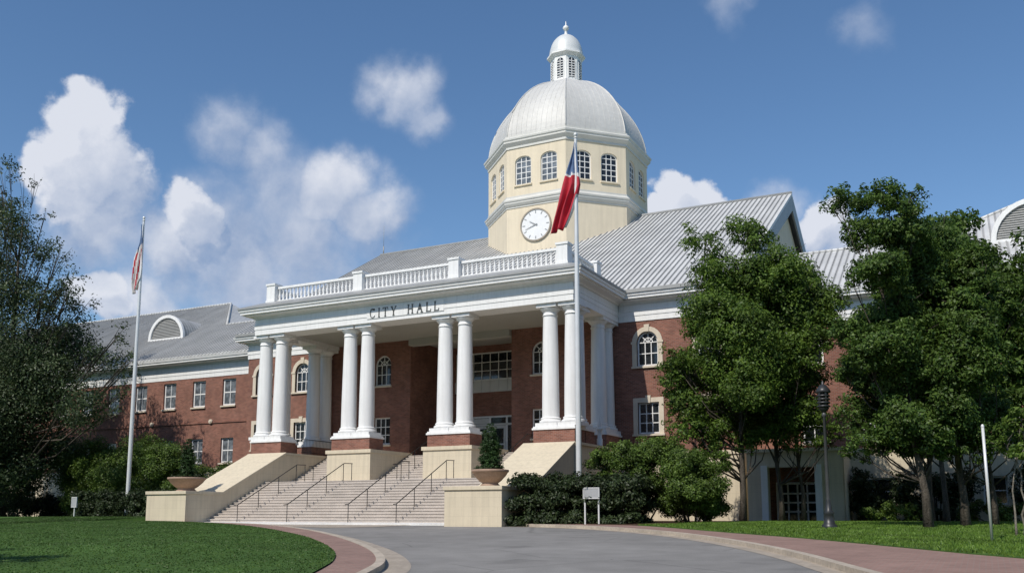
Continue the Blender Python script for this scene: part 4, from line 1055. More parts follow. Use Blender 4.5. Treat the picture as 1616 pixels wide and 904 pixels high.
def hedge(name, x0, x1, y0, y1, z0, z1, count, label, seed):
    rng = random.Random(seed); cl = []
    nx = max(2, int((x1 - x0) / .55)); ny = max(2, int((y1 - y0) / .55)); nz = max(2, int((z1 - z0) / .5))
    for i in range(nx):
        for j in range(ny):
            for k_ in range(nz):
                cl.append((x0 + .25 + (x1 - x0 - .5) * i / (nx - 1) + rng.uniform(-.1, .1), y0 + .25 + (y1 - y0 - .5) * j / (ny - 1) + rng.uniform(-.1, .1), z0 + .25 + (z1 - z0 - .5) * k_ / (nz - 1) + rng.uniform(-.12, .12), .40))
    return bush(name, ((x0 + x1) / 2, (y0 + y1) / 2, z0), cl, count, .13, 'leaf_hedge', label, 'hedge', seed=seed, stems=False, sub=11, spread=.8)
hedge('hedge', -18.25, -12.6, 35.7, 37.6, .0, 1.95, 80000, 'dark clipped hedge below the white flagpole behind the small white sign', 51)
hedge('hedge', -50.8, -42.0, 39.6, 41.2, .1, 1.75, 46000, 'dark clipped hedge at the foot of the left flagpole', 52)
LB = [(-56.2, 46.0, 5.0, 1.3), (-51.2, 45.6, 4.6, 1.3), (-54.9, 45.0, 3.2, 1.6), (-50.0, 45.0, 1.2, 1.2), (-47.0, 45.0, 2.2, 1.3), (-57.0, 45.2, 1.2, 1.5), (-53.0, 44.8, .9, 1.0), (-59.21, 45.59, 4.34, 1.7), (-57.0, 46.54, 3.97, 1.9), (-53.72, 46.75, 4.25, 1.7), (-48.8, 45.09, 3.9, 1.5), (-51.43, 46.23, 2.71, 1.75), (-53.78, 45.09, 2.05, 1.75), (-58.71, 46.44, 2.37, 1.85), (-46.18, 45.66, 3.2, .92), (-45.3, 46.76, 3.3, .85), (-49.17, 46.96, 2.26, 1.31), (-46, 46.5, 1.6, 1.3)]
bush('large_shrub', (-57.9, 46, .1), [c for c in LB if c[0] < -55.5], 44000, .13, 'leaf_bush', 'broad green shrub before the left wing, partly behind the big dark tree', seed=43, sub=26, group='large shrubs before the left wing')
bush('large_shrub', (-52.8, 46, .1), [c for c in LB if -55.5 <= c[0] < -50.5], 44000, .13, 'leaf_bush', 'broad green shrub behind the left flagpole before the brick wing', seed=44, sub=26, group='large shrubs before the left wing')
bush('large_shrub', (-47.2, 46, .1), [c for c in LB if c[0] >= -50.5], 44000, .13, 'leaf_bush', 'broad green shrub behind the left urn before the brick wing', seed=45, sub=26, group='large shrubs before the left wing')
bush('low_shrub', (-4.2, 47.5, .1), [(-4.9, 47.5, .5, .6), (-4, 47.4, .6, .65), (-3.2, 47.6, .45, .6)], 4000, .12, 'leaf_bush', 'low shrub under the basement window of the right wing', seed=46, group='low shrubs along the right wing')
bush('low_shrub', (0.3, 47.0, .1), [(-.6, 47, .5, .6), (.3, 46.9, .6, .65), (1.2, 47.1, .5, .6)], 4000, .12, 'leaf_bush', 'low shrub along the far right part of the wing wall', seed=47, group='low shrubs along the right wing')
for i_, (xa, xb, lab) in enumerate(((-82.5, -73.0, 'long low dark shrub row at the far left below the wing windows'), (-72.0, -61.5, 'long low dark shrub row under the big dark tree by the pale base wall'))):
    cl = [(xa + (xb - xa) * (q_ + .5) / 13 + random.uniform(-.2, .2), 48.6 + random.uniform(-.5, .5), random.uniform(.4, 1.5), random.uniform(.7, 1.0)) for q_ in range(26) for q_ in (q_ % 13,)]
    bush('shrub_row', ((xa + xb) / 2, 48.6, .1), cl, 14000, .17, 'leaf_hedge', lab, 'shrub row', 'low shrub rows along the left wing', seed=75 + i_)
for i_, (xa, xb, y_, h_, lab) in enumerate(((-5.9, -4.9, 50.7, 2.6, 'tall narrow dark shrub against the wall between porch and basement window'), (-3.9, -.6, 50.4, 2.3, 'dark shrub mass filling the wall between the two basement windows'), (1.4, 4.0, 50.2, 2.4, 'dark shrub mass at the far right end of the basement wall'))):
    n_ = int((xb - xa) * 7) + 8
    cl = [(random.uniform(xa, xb), y_ + random.uniform(-.4, .4), random.uniform(.4, h_), random.uniform(.45, .75)) for q_ in range(n_)]
    bush('wall_shrub', ((xa + xb) / 2, y_, .1), cl, 3500 + 3000 * int(xb - xa), .15, 'leaf_hedge', lab, 'bush', 'dark shrubs against the right basement wall', seed=175 + i_)
# distant row beyond the left tree
for i, (x, y, h) in enumerate(((-67, 46, 5.5), (-88, 46, 7.5))):
    cl = [(x + random.uniform(-3, 3), y + random.uniform(-1.5, 1.5), random.uniform(.8, h), random.uniform(1.1, 1.9)) for _ in range(12)]
    bush('garden_tree', (x, y, .1), cl, 9000, .22, 'leaf_dark', ('dark garden tree seen under the big tree at the left edge', 'dark garden tree at the far left end of the wing')[i], 'tree', seed=60 + i)

# topiary urns
for x, y, z, k_, lab, lab2 in ((-38.5, 36.95, 1.69, 1.0, 'broad shallow terracotta urn on the left stair block', 'dark cone topiary growing in the left urn'), (-19.7, 36.6, 1.69, .84, 'broad shallow terracotta urn on the right stair block', 'green cone topiary growing in the right urn')):
    u = MB(); u.lathe(x, y, [(r_ * k_, z + h_ * .96) for r_, h_ in ((.52, 0), (.55, .04), (.48, .10), (.42, .16), (.58, .26), (.84, .5), (.95, .66), (1.0, .68), (1.0, .78), (.92, .79), (.86, .72), (0.01, .70))], 28)
    u = u.build('planter_urn', M['urn'], None, (x, y, z)); tag(u, lab, 'urn', 'urns on the stair blocks')
    zt_ = z + .66; hgt_ = 2.3
    cl = []
    for f in np.linspace(0, 1, 12):
        rr_ = (.47 if k_ < 1 else .36) * (1 - .55 * f ** 2.6) if f < .95 else .16
        for a_ in np.linspace(0, 2 * math.pi, 7)[:-1]:
            cl.append((x + rr_ * .6 * math.cos(a_ + f * 9), y + rr_ * .6 * math.sin(a_ + f * 9), zt_ + .12 + f * (hgt_ - .3), rr_ * .55))
    t = bush('cone_topiary', (x, y, zt_), cl, 16000, .07, 'leaf_topiary', lab2, 'topiary', 'cone topiaries in the urns', seed=70, spread=.45, sub=12, stems=False)
    tm = MB(); tm.tube([(x, y, zt_ - .1), (x, y, zt_ + 1.7)], [.05, .02], 6); tm.build('stem', M['bark'], t, (x, y, zt_))
    leaves('ground_leaves', [(x + .6 * k_ * math.cos(a_), y + .6 * k_ * math.sin(a_), zt_ + .06, .24) for a_ in np.linspace(0, 6.28, 10)[:-1]], 1600, .09, M['leaf_hedge'], t, (x, y, zt_), 71)

# ------------------------------------------------------------------ flagpoles and flags
def flagpole(name, x, y, z0, z1, r, label):
    t = thing(name, (x, y, z0), label, 'flagpole')
    mb = MB(); mb.lathe(x, y, [(r * 1.0, z0), (r, z0 + (z1 - z0) * .45), (r * .55, z1)], 12); mb.build('shaft', M['pole'], t, (x, y, z0))
    mb = MB(); mb.lathe(x, y, [(r * 2.2, z0), (r * 2.2, z0 + .08), (r * 1.4, z0 + .25), (r * 1.02, z0 + .32)], 12); mb.build('collar', M['pole'], t, (x, y, z0))
    mb = MB(); mb.lathe(x, y, [(.02, z1), (.09, z1 + .02), (.09, z1 + .07), (.03, z1 + .09), (.05, z1 + .12), (.10, z1 + .2), (.07, z1 + .28), (.01, z1 + .31)], 10); mb.build('truck_and_ball', M['pole'], t, (x, y, z1))
    return t
def flag(name, x, y, left, right, ztop, zbot, colour, label, folds=2.6, amp=.14, ns=26, nt=46, seed=0):
    """limp cloth hanging beside the pole: left(t), right(t) give its edges, t runs downwards"""
    rng = random.Random(seed); V = []; ph = rng.uniform(0, 6)
    for j in range(nt + 1):
        t = j / nt
        for i in range(ns + 1):
            s = i / ns; a, b = left(t), right(t)
            w = abs(b - a)
            yy = y - .06 + amp * math.sin(s * folds * 2 * math.pi + ph + t * 1.8) * min(1, .35 + t * 1.2) + .05 * math.sin(t * 7 + s * 3)
            z = ztop + (zbot(s) - ztop) * t + .05 * math.sin(s * 9 + t * 4)
            V.append((x + a + (b - a) * s + .03 * math.sin(t * 11 + s * 5), yy, z))
    mb = MB(); W = ns + 1
    for j in range(nt):
        for i in range(ns):
            mb.f.append([j * W + i, j * W + i + 1, (j + 1) * W + i + 1, (j + 1) * W + i]); mb.m.append(colour((i + .5) / ns, (j + .5) / nt)); mb.sm.append(True)
    mb.v = V
    o = mb.build(name, [M['flag_red'], M['flag_white'], M['flag_blue']], None, (x, y, ztop))
    so = o.modifiers.new('cloth', 'SOLIDIFY'); so.thickness = .006
    return tag(o, label, 'flag')
px_, py_ = -16.0, 38.0
flagpole('flagpole', px_, py_, .1, 17.75, .125, 'tall white flagpole behind the hedge in front of the portico corner')
flag('state_flag', px_, py_, lambda t: float(np.interp(t, [0, .3, .6, 1], [-.08, -.46, -.84, -1.25])), lambda t: float(np.interp(t, [0, .25, .5, .58, .8, 1], [.06, .14, .28, .20, -.18, -.5])), 17.5, lambda s: 13.35 + .18 * s,
     lambda s, t: 2 if t < .33 + .05 * s else (1 if (t < .36 + .05 * s or (s > .93 and t > .6)) else 0), 'limp red flag with blue and white top on the white flagpole before the tower', seed=3)
lx_, ly_ = -46.5, 40.0
flagpole('flagpole', lx_, ly_, .1, 18.85, .125, 'tall white flagpole standing on the left lawn before the brick wing')
def uscol(s, t):
    if t < .36 + .06 * math.sin(s * 6): return 2
    return 0 if ((s * 3.6 + t * 1.5) % 1.0) < .27 else 1
flag('national_flag', lx_, ly_, lambda t: float(np.interp(t, [0, .3, .5, .85, 1], [-.13, -.18, -.46, -.62, -.5])), lambda t: float(np.interp(t, [0, .3, .6, .85, 1], [.10, .12, .20, .08, -.2])), 18.6, lambda s: 14.2 + .35 * s, uscol,
     'limp striped flag with blue canton hanging on the left flagpole', folds=2.0, amp=.10, seed=5)

# ------------------------------------------------------------------ lamp post, signs, pole
x, y, z = -4.8, 33.04, zg(33) + .14
t = thing('lamp_post', (x, y, z), 'black lamp post with lantern head and fluted base on the right lawn edge', 'lamp post')
mb = MB(); mb.lathe(x, y, [(.25, z), (.25, z + .10), (.19, z + .14), (.15, z + .45), (.18, z + .50), (.11, z + .6), (.09, z + .85), (.075, z + .95)], 16); mb.build('base', M['lamp'], t, (x, y, z))
mb = MB(); mb.lathe(x, y, [(.065, z + .95), (.05, z + 3.75), (.08, z + 3.78), (.08, z + 3.84), (.05, z + 3.9)], 12); mb.build('pole', M['lamp_pole'], t, (x, y, z + 1))
zh = z + 3.9
mb = MB(); mb.lathe(x, y, [(.06, zh), (.13, zh + .08), (.17, zh + .12), (.18, zh + .16)], 12)
for i in range(4): mb.lathe(x, y, [(.17, zh + .2 + i * .12), (.225, zh + .19 + i * .12), (.225, zh + .225 + i * .12), (.17, zh + .26 + i * .12)], 14)
mb.lathe(x, y, [(.24, zh + .68), (.26, zh + .70), (.22, zh + .80), (.12, zh + .93), (.05, zh + .97), (.05, zh + 1.03), (.015, zh + 1.1)], 14)
L_ = mb.build('lantern', M['lamp'], t, (x, y, zh))
mb = MB(); mb.lathe(x, y, [(.15, zh + .16), (.175, zh + .4), (.18, zh + .69)], 12); mb.build('globe', M['glass'], L_, (x, y, zh))

def post_sign(x0, x1, y, zb, z0, z1, label, posts):
    xc = (x0 + x1) / 2
    t = thing('post_sign', (xc, y, zb), label, 'sign', None)
    mb = MB(); mb.box(x0, x1, y - .02, y + .02, z0, z1); mb.build('panel', M['sign'], t, (xc, y, z0), bevel=.01)
    mb = MB()
    for a, b, c, d in ((x0 - .03, x1 + .03, z1, z1 + .04), (x0 - .03, x1 + .03, z0 - .04, z0)): mb.box(a, b, y - .035, y + .035, c, d)
    mb.box(x0 - .03, x0, y - .035, y + .035, z0 - .002, z1 + .002); mb.box(x1, x1 + .03, y - .035, y + .035, z0 - .002, z1 + .002); mb.build('frame', M['pole'], t, (xc, y, z0))
    for px in posts:
        mb = MB(); mb.box(px - .03, px + .03, y + .021, y + .08, zb, z1 + .02); mb.build('post', M['pole'], t, (px, y, zb))
post_sign(-14.72, -14.06, 35.45, .02, 1.14, 1.52, 'small blank-faced white notice board on two posts before the hedge', (-14.69, -14.09))
post_sign(-50.15, -49.75, 39.0, .1, .95, 1.5, 'small pale marker sign on a single post beside the left hedge', (-49.95,))
x, y, z = .04, 26.44, zg(26.44) + .1
t = thing('marker_pole', (x, y, z), 'thin plain white pole leaning slightly at the right edge of the lawn', 'pole')
mb = MB(); mb.tube([(x, y, z), (x - .03, y, z + 2.9)], [.036, .036], 10); mb.build('shaft', M['pole'], t, (x, y, z))
mb = MB(); mb.lathe(x - .03, y, [(.04, z + 2.88), (.042, z + 2.92), (.02, z + 2.96)], 10); mb.build('cap', M['pole'], t, (x - .03, y, z + 2.9))

# ------------------------------------------------------------------ ground
def sheet(name, poly, dz, mtl, kind='structure', side=None, flip=False):
    """flat polygon laid dz above the ground; with `side` it gets a skirt that far down"""
    pts = []
    n = len(poly)
    for i in range(n):            # split edges at y = 37 where the ground breaks from slope to level
        a, b = poly[i], poly[(i + 1) % n]; pts.append(a)
        if (a[1] - 36.977) * (b[1] - 36.977) < 0:
            f = (36.977 - a[1]) / (b[1] - a[1]); pts.append((a[0] + (b[0] - a[0]) * f, 36.977))
    import bmesh
    bm = bmesh.new(); vs = [bm.verts.new((p[0], p[1], 0)) for p in pts]
    f = bm.faces.new(vs); bm.normal_update()
    if f.normal.z < 0: f.normal_flip()
    bmesh.ops.bisect_plane(bm, geom=bm.verts[:] + bm.edges[:] + bm.faces[:], plane_co=(0, 36.977, 0), plane_no=(0, 1, 0))
    bmesh.ops.triangulate(bm, faces=bm.faces[:])
    if side:
        be = [e for e in bm.edges if e.is_boundary]
        r = bmesh.ops.extrude_edge_only(bm, edges=be)
        low = [v for v in r['geom'] if isinstance(v, bmesh.types.BMVert)]
    else: low = []
    low = set(low)
    for v in bm.verts: v.co.z = zg(v.co.y) + dz - (side if v in low else 0)
    me = bpy.data.meshes.new(name); bm.to_mesh(me); bm.free(); me.materials.append(mtl)
    o = bpy.data.objects.new(name, me); link(o, None, (0, 0, 0))
    tag(o, kind=kind); return o
# base terrain to the horizon
mb = MB()
ys = [-600, 0, 36.977, 120, 1800]
for y0, y1 in zip(ys[:-1], ys[1:]):
    z0 = zg(max(y0, -5)) - .06; z1 = zg(max(y1, -5)) - .06
    mb.add([(-1500, y0, z0), (1500, y0, z0), (1500, y1, z1), (-1500, y1, z1)], [(0, 1, 2, 3)])
tag(mb.build('ground', M['grass_base'], None), kind='structure')

sheet('road', [(-45, -30), (40, -30), (40, -3), (12, -3), (0, 13.5), (-2.0, 17.0), (-3.7, 20.6), (-5.5, 23.8), (-7.2, 26.6), (-10.6, 31.2), (-14.9, 34.6), (-18.2, 36.3), (-37.3, 36.3), (-37.3, 30), (-26, 20), (-45, -10)], 0, M['asphalt'])

def offset_line(pts, d):
    out = []
    for i in range(len(pts)):
        a = Vector(pts[max(0, i - 1)]); b = Vector(pts[min(len(pts) - 1, i + 1)]); t = (b - a).normalized()
        out.append((pts[i][0] + t.y * d, pts[i][1] - t.x * d))
    return out
def smooth_line(pts, it=2):
    for _ in range(it):
        q = [pts[0]]
        for a, b in zip(pts[:-1], pts[1:]):
            q += [(a[0] * .75 + b[0] * .25, a[1] * .75 + b[1] * .25), (a[0] * .25 + b[0] * .75, a[1] * .25 + b[1] * .75)]
        q.append(pts[-1]); pts = q
    return pts
def strip(name, line, d0, d1, dz, mtl, side=None):
    a = offset_line(line, d0); b = offset_line(line, d1)
    return sheet(name, a + b[::-1], dz, mtl, side=side)
# right kerb line (travel towards the stairs: outward = right)
KR = smooth_line([(8, 2), (2.5, 9), (-1.2, 15.5), (-2.45, 18.2), (-3.6, 20.9), (-5.35, 24.2), (-7.4, 27.4), (-9.6, 30.2), (-12.0, 32.6), (-14.6, 34.5), (-18.3, 36.0)])
strip('gutter', KR, -.42, 0, .006, M['gutter'])
strip('kerb', KR, 0, .2, .12, M['kerb'], .14)
LRn = [(8, 14), (.75, 20.4), (-2.2, 24.05), (-4.59, 27.0), (-7.53, 29.87), (-9.6, 32.2), (-11.97, 34.6), (-13.2, 35.2), (-18.3, 36.4)]
LR = smooth_line(LRn)
sheet('sidewalk', offset_line(KR, .2) + LR[::-1] + [(20, 8), (20, -3)], .115, M['paver'], side=.1)
sheet('planting_bed', [(-18.4, 36.25), (-15, 35.6), (-12.3, 34.8), (-11.2, 35.6), (-9.5, 41), (-9.5, 50), (-18.4, 50)], .135, M['soil'], side=.1)
LRP = [p for p in LR if p[0] > -12.3] + [(-12.2, 34.75), (-11.1, 35.6), (-9.4, 41), (-9.4, 52), (60, 52), (60, 2), (20, 8)]
sheet('lawn', LRP, .14, M['grass_base'], side=.15)

# left island: kerb, brick apron and mounded lawn
KLn = [(-7.6, 9.0), (-9.4, 12.6), (-10.25, 14.4), (-11.2, 16.3), (-12.9, 18.6), (-14.8, 20.8), (-17.5, 23.6), (-20.2, 26.2), (-23.2, 28.9), (-27.5, 32.2), (-31.5, 34.6), (-37.2, 36.1)]
KL = smooth_line(KLn)
KLr = KL[::-1]
strip('gutter', KL, 0, .55, .006, M['gutter'])
strip('kerb', KL, -.2, 0, .13, M['kerb'], .15)
LLn = [(-10.4, 12.6), (-11.35, 14.3), (-12.4, 16.1), (-14.2, 18.5), (-16.6, 21.1), (-19.6, 24.1), (-22.9, 26.9), (-26.3, 29.6), (-30.0, 32.2), (-34.0, 34.4), (-37.3, 35.5)]
LL = smooth_line(LLn)
sheet('sidewalk', offset_line(KL, -.2) + LL[::-1] + [(-9.0, 9.0)], .12, M['paver'], side=.1)
poly = LL + [(-40.2, 35.55), (-40.3, 44), (-60, 50), (-110, 50), (-110, -6), (-40, -6), (-18, 2), (-11.8, 8.5)]
# mounded lawn: rings from the edge towards an inner line
c0 = (-40.0, 24.0); rings = [0, .04, .1, .2, .35, .55, .8]
mb = MB(); n = len(poly)
for t_ in rings:
    h_ = .15 + .20 * min(1, t_ / .35) ** .8
    for p in poly:
        qx, qy = p[0] + (c0[0] - p[0]) * t_, p[1] + (c0[1] - p[1]) * t_
        mb.v.append((qx, qy, zg(qy) + h_))
mb.v.append((c0[0], c0[1], zg(c0[1]) + .35))
for i in range(len(rings) - 1):
    for k_ in range(n):
        mb.f.append([i * n + k_, i * n + (k_ + 1) % n, (i + 1) * n + (k_ + 1) % n, (i + 1) * n + k_]); mb.m.append(0); mb.sm.append(True)
for k_ in range(n): mb.f.append([(len(rings) - 1) * n + k_, (len(rings) - 1) * n + (k_ + 1) % n, len(mb.v) - 1]); mb.m.append(0); mb.sm.append(True)
tag(mb.build('lawn', M['grass_base'], None), kind='structure')
lawn_l = mb
# pale kerb and paving in front of the steps
sheet('step_apron', [(-37.2, 36.2), (-18.5, 36.2), (-18.5, 37.2), (-37.2, 37.2)], .09, M['concrete'], side=.14)
sheet('apron_paving', [(-37.2, 36.05), (-31.4, 34.7), (-26.0, 33.2), (-24.2, 34.2), (-23.6, 36.19), (-37.2, 36.19)], .011, M['gutter'])

# grass blades
def inpoly(P, poly):
    x, y = P[:, 0], P[:, 1]; c = np.zeros(len(P), bool); q = np.array(poly)
    j = len(q) - 1
    for i in range(len(q)):
        with np.errstate(divide='ignore', invalid='ignore'):
            cond = ((q[i, 1] > y) != (q[j, 1] > y)) & (x < (q[j, 0] - q[i, 0]) * (y - q[i, 1]) / (q[j, 1] - q[i, 1] + 1e-12) + q[i, 0])
        c ^= cond; j = i
    return c
def grass(name, poly, bbox, n, hmax, hfun, label, seed, m='blade'):
    rng = np.random.default_rng(seed)
    P = np.column_stack([rng.uniform(bbox[0], bbox[1], n), rng.uniform(bbox[2], bbox[3], n)])
    P = P[inpoly(P, poly)]
    n = len(P); a = rng.uniform(0, 2 * np.pi, n); h = rng.uniform(.5, 1, n) * hmax; w = rng.uniform(.012, .03, n)
    z = hfun(P)
    lx, ly = rng.normal(0, .35, n) * h, rng.normal(0, .35, n) * h
    V = np.empty((n, 3, 3))
    V[:, 0] = np.column_stack([P[:, 0] - np.cos(a) * w, P[:, 1] - np.sin(a) * w, z])
    V[:, 1] = np.column_stack([P[:, 0] + np.cos(a) * w, P[:, 1] + np.sin(a) * w, z])
    V[:, 2] = np.column_stack([P[:, 0] + lx, P[:, 1] + ly, z + h])
    me = bpy.data.meshes.new(name)
    me.vertices.add(n * 3); me.vertices.foreach_set('co', V.astype(np.float32).ravel())
    me.loops.add(n * 3); me.loops.foreach_set('vertex_index', np.arange(n * 3, dtype=np.int32))
    me.polygons.add(n); me.polygons.foreach_set('loop_start', np.arange(0, n * 3, 3, dtype=np.int32)); me.polygons.foreach_set('loop_total', np.full(n, 3, np.int32))
    me.materials.append(M[m]); me.update()
    o = bpy.data.objects.new(name, me); link(o, None, (0, 0, 0)); tag(o, label, 'grass', kind='stuff')
ZG = np.vectorize(zg)
def hl(P):
    q = np.array(poly); c = np.array(c0)
    d = P - c; ang = np.arctan2(d[:, 1], d[:, 0])
    # ray from centre to the boundary: find boundary radius by scanning edges
    out = np.full(len(P), 1e9)
    for i in range(len(q)):
        a_, b_ = q[i] - c, q[(i + 1) % len(q)] - c
        e = b_ - a_; den = d[:, 0] * e[1] - d[:, 1] * e[0]
        with np.errstate(divide='ignore', invalid='ignore'):
            tt = (a_[0] * e[1] - a_[1] * e[0]) / den; ss = (a_[0] * d[:, 1] - a_[1] * d[:, 0]) / den
        ok = (tt > 0) & (ss >= -1e-6) & (ss <= 1 + 1e-6); out = np.where(ok & (tt < out), tt, out)
    t_ = np.clip(1 - 1 / np.maximum(out, 1.0001), 0, 1)
    return ZG(P[:, 1]) + .145 + .20 * np.minimum(1, t_ / .35) ** .8
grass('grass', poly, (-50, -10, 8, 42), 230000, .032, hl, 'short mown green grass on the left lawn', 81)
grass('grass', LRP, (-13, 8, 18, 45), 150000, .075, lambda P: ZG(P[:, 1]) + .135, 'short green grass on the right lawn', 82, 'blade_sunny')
# out of view: tree shading the near lawn corner, row seen in window reflections
SH = [(-21.5 + random.uniform(-2.2, 2.2), 4.5 + random.uniform(-1.5, 1.5), random.uniform(5.2, 8.5), random.uniform(.9, 1.4)) for _ in range(12)]
make_tree('lawn_tree', (-21.5, 4.5, -.7), 8.5, SH, 9000, .22, 'leaf_b', 'tree beside the drive shading the near left corner of the lawn', seed=90)
st0 = None  # unseen row added behind the viewpoint to cut low skylight on the facade
for i in range(13):
    x_ = -78 + i * 9.5; y_ = -12 - 3 * (i % 3); k_ = 1
    if st0 is None:
        cl = [(x_ + random.uniform(-4.6, 4.6), y_ + random.uniform(-4, 4), random.uniform(2.5, 17), random.uniform(2.0, 3.0)) for _ in range(34)]
        st0 = make_tree('added_street_tree', (x_, y_, -1.2), 17, cl, 16000, .62, 'leaf_b', 'unseen tall leafy tree added across the drive to cut low skylight', seed=95, tr=.35, group='unseen trees added across the drive')
    else:
        c = copy_tree(st0, (x_, y_, -1.2)); c.rotation_euler = (0, 0, i * 1.3)

# ------------------------------------------------------------------ sky, sun, camera
SUN_EL, SUN_AZ = R(47), R(-9)      # azimuth measured from -Y towards +X
sd = Vector((math.sin(SUN_AZ) * math.cos(SUN_EL), -math.cos(SUN_AZ) * math.cos(SUN_EL), math.sin(SUN_EL)))
sun = bpy.data.lights.new('sun', 'SUN'); sun.energy = 3.9; sun.angle = R(.5); sun.color = (1, .94, .845)
so = bpy.data.objects.new('sun', sun); COL.objects.link(so); so.rotation_euler = (-sd).to_track_quat('-Z', 'Y').to_euler()

W = bpy.data.worlds.new('World'); S.world = W; W.use_nodes = True
nt = W.node_tree; N = nt.nodes; L = nt.links
bg = N['Background']
sky = N.new('ShaderNodeTexSky'); sky.sky_type = 'NISHITA'; sky.sun_disc = False
sky.sun_elevation = SUN_EL; sky.sun_rotation = math.atan2(sd.x, sd.y)
sky.air_density = 1.0; sky.dust_density = .35; sky.ozone_density = 2.5; sky.altitude = 200
hs = N.new('ShaderNodeHueSaturation'); hs.inputs['Saturation'].default_value = 1.13; L.new(sky.outputs[0], hs.inputs['Color']); L.new(hs.outputs[0], bg.inputs['Color']); bg.inputs['Strength'].default_value = .126

CL = [(-0.740,0.566,0.363,0.0332,1),(-0.757,0.561,0.335,0.0362,1),(-0.740,0.587,0.329,0.0355,1),(-0.761,0.574,0.302,0.0365,0.9),(-0.770,0.548,0.326,0.0251,1),(-0.755,0.592,0.281,0.0431,0.8),(-0.737,0.605,0.302,0.0248,0.9),(-0.653,0.658,0.374,0.0317,0.62),(-0.633,0.687,0.358,0.0321,0.66),(-0.695,0.654,0.297,0.0305,1),(-0.714,0.647,0.268,0.0305,0.9),(-0.677,0.680,0.282,0.0516,0.75),(-0.631,0.711,0.311,0.0587,0.65),(-0.583,0.743,0.327,0.0382,0.95),(-0.556,0.773,0.305,0.0333,0.85),(-0.618,0.738,0.269,0.0628,0.75),(-0.669,0.701,0.246,0.0521,0.8),(-0.556,0.785,0.273,0.0402,0.5),(-0.508,0.748,0.428,0.0290,0.60),(-0.500,0.763,0.409,0.0240,0.55),(-0.741,0.638,0.211,0.0379,0.8),(-0.767,0.607,0.207,0.0311,0.9),(-0.665,0.712,0.225,0.0327,0.8),(-0.710,0.660,0.245,0.0384,0.6),(-0.270,0.907,0.323,0.0238,1),(-0.243,0.917,0.316,0.0263,1),(-0.295,0.903,0.314,0.0146,1),(-0.222,0.925,0.308,0.0197,0.9),(-0.175,0.932,0.316,0.0233,0.55),(-0.135,0.948,0.287,0.0288,0.95),(-0.115,0.954,0.277,0.0255,0.9),(-0.072,0.960,0.271,0.0251,0.8),(-0.194,0.850,0.490,0.0211,0.45),(-0.072,0.886,0.458,0.0252,0.42)]
TONE = {0: .97, 1: 1, 2: .85, 3: .72, 4: .95, 5: .45, 6: .62, 7: .38, 8: .42, 9: .72, 10: .66, 11: .36, 12: .36, 13: .62, 14: .50, 15: .34, 16: .34, 17: .34, 18: .55, 19: .5, 20: .66, 21: .85, 22: .6, 23: .45,
        24: .95, 25: .95, 26: .9, 27: .9, 28: .7, 29: .85, 30: .85, 31: .8, 32: .45, 33: .45}
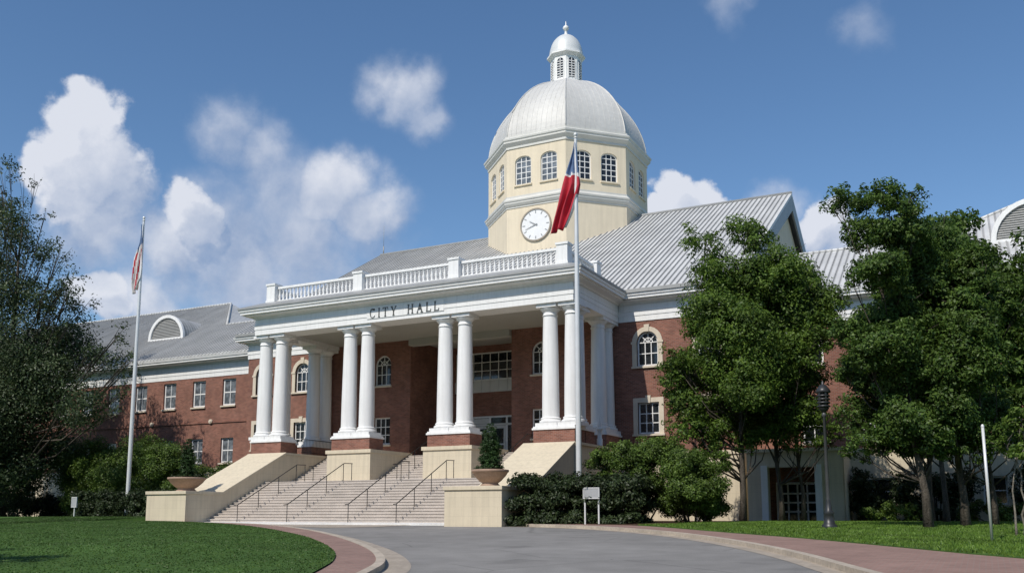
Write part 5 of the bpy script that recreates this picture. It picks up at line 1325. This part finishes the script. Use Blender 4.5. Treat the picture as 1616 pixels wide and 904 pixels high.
def cloud_group():
    g = bpy.data.node_groups.new('cloud_density', 'ShaderNodeTree')
    g.interface.new_socket('Dir', in_out='INPUT', socket_type='NodeSocketVector')
    g.interface.new_socket('Density', in_out='OUTPUT', socket_type='NodeSocketFloat')
    g.interface.new_socket('Tone', in_out='OUTPUT', socket_type='NodeSocketFloat')
    n = g.nodes; l = g.links
    gi = n.new('NodeGroupInput'); go = n.new('NodeGroupOutput')
    def M_(op, a, b=None, c=None):
        m = n.new('ShaderNodeMath'); m.operation = op
        for i, v in enumerate((a, b, c)):
            if v is None: continue
            if isinstance(v, (int, float)): m.inputs[i].default_value = v
            else: l.new(v, m.inputs[i])
        return m.outputs[0]
    def warp(src, scale, amt, detail):
        nz = n.new('ShaderNodeTexNoise'); nz.inputs['Scale'].default_value = scale; nz.inputs['Detail'].default_value = detail; nz.inputs['Roughness'].default_value = .6
        l.new(gi.outputs[0], nz.inputs['Vector'])
        sb = n.new('ShaderNodeVectorMath'); sb.operation = 'SUBTRACT'; sb.inputs[1].default_value = (.5, .5, .5); l.new(nz.outputs['Color'], sb.inputs[0])
        sc = n.new('ShaderNodeVectorMath'); sc.operation = 'SCALE'; sc.inputs['Scale'].default_value = amt; l.new(sb.outputs[0], sc.inputs[0])
        ad = n.new('ShaderNodeVectorMath'); ad.operation = 'ADD'; l.new(src, ad.inputs[0]); l.new(sc.outputs[0], ad.inputs[1]); return ad.outputs[0]
    v = warp(warp(gi.outputs[0], 9, .080, 3), 34, .034, 9)
    acc = None; ts = None; wsum = None
    for i, (x, y, z, r, w) in enumerate(CL):
        ds = n.new('ShaderNodeVectorMath'); ds.operation = 'DISTANCE'; ds.inputs[1].default_value = (x, y, z); l.new(v, ds.inputs[0])
        mr = n.new('ShaderNodeMapRange'); mr.interpolation_type = 'SMOOTHSTEP'
        crisp = TONE[i] > .7
        mr.inputs[1].default_value = r * (1.32 if crisp else 2.0); mr.inputs[2].default_value = r * (.68 if crisp else .15); mr.inputs[3].default_value = 0; mr.inputs[4].default_value = w
        l.new(ds.outputs['Value'], mr.inputs[0]); o = mr.outputs[0]
        acc = o if acc is None else M_('MAXIMUM', acc, o)
        t = M_('MULTIPLY', o, TONE[i]); ts = t if ts is None else M_('ADD', ts, t)
        wsum = M_('ADD', o, .0001) if wsum is None else M_('ADD', wsum, o)
    n2 = n.new('ShaderNodeTexNoise'); n2.inputs['Scale'].default_value = 20; n2.inputs['Detail'].default_value = 9; n2.inputs['Roughness'].default_value = .6
    l.new(gi.outputs[0], n2.inputs['Vector'])
    k = M_('MULTIPLY_ADD', n2.outputs['Fac'], 1.0, .48)
    l.new(M_('MULTIPLY', acc, k), go.inputs[0])
    n3 = n.new('ShaderNodeTexNoise'); n3.inputs['Scale'].default_value = 13; n3.inputs['Detail'].default_value = 6; n3.inputs['Roughness'].default_value = .55
    l.new(v, n3.inputs['Vector'])
    l.new(M_('ADD', M_('DIVIDE', ts, wsum), M_('MULTIPLY_ADD', n3.outputs['Fac'], 1.1, -.58)), go.inputs[1]); return g
CG = cloud_group()
tc = N.new('ShaderNodeTexCoord')
def dens(offset):
    g = N.new('ShaderNodeGroup'); g.node_tree = CG
    if offset:
        ad = N.new('ShaderNodeVectorMath'); ad.operation = 'ADD'; ad.inputs[1].default_value = offset
        L.new(tc.outputs['Generated'], ad.inputs[0]); L.new(ad.outputs[0], g.inputs[0])
    else: L.new(tc.outputs['Generated'], g.inputs[0])
    return g.outputs
d0 = dens(None); d1 = dens((-.010, -.006, .020))
al = N.new('ShaderNodeMapRange'); al.interpolation_type = 'SMOOTHSTEP'; al.inputs[1].default_value = .08; al.inputs[2].default_value = .80; al.inputs[3].default_value = 0; al.inputs[4].default_value = .96
L.new(d0[0], al.inputs[0])
# light comes from above: parts with thinner cloud above them are brighter
df = N.new('ShaderNodeMath'); df.operation = 'SUBTRACT'; L.new(d0[0], df.inputs[0]); L.new(d1[0], df.inputs[1])
sh = N.new('ShaderNodeMath'); sh.operation = 'MULTIPLY_ADD'; sh.use_clamp = True; sh.inputs[1].default_value = .75; L.new(df.outputs[0], sh.inputs[0]); L.new(d0[1], sh.inputs[2])
cc = N.new('ShaderNodeMix'); cc.data_type = 'RGBA'
cc.inputs[6].default_value = (.235, .335, .53, 1); cc.inputs[7].default_value = (.74, .77, .85, 1)
L.new(sh.outputs[0], cc.inputs[0])
b2 = N.new('ShaderNodeBackground'); L.new(cc.outputs[2], b2.inputs['Color']); b2.inputs['Strength'].default_value = 1.0
ms = N.new('ShaderNodeMixShader'); L.new(al.outputs[0], ms.inputs[0]); L.new(bg.outputs[0], ms.inputs[1]); L.new(b2.outputs[0], ms.inputs[2])
L.new(ms.outputs[0], N['World Output'].inputs['Surface'])
W.cycles.sampling_method = 'MANUAL'; W.cycles.sample_map_resolution = 512

cam = bpy.data.cameras.new('camera'); co = bpy.data.objects.new('camera', cam); COL.objects.link(co)
PITCH, YAW = R(8.2397), R(26.947)
co.location = (0, 0, .45)
co.rotation_euler = (math.pi / 2 + PITCH, 0, YAW)
cam.sensor_width = 36; cam.lens = 36 * 1464 / 1616; cam.shift_y = 148 / 1616
cam.clip_start = .1; cam.clip_end = 4000
S.camera = co
S.view_settings.view_transform = 'Standard'; S.view_settings.look = 'None'; S.view_settings.gamma = 1; S.view_settings.exposure = 0.0
S.view_settings.use_curve_mapping = False
S.cycles.use_denoising = True
S.cycles.max_bounces = 6; S.cycles.diffuse_bounces = 3; S.cycles.transparent_max_bounces = 8
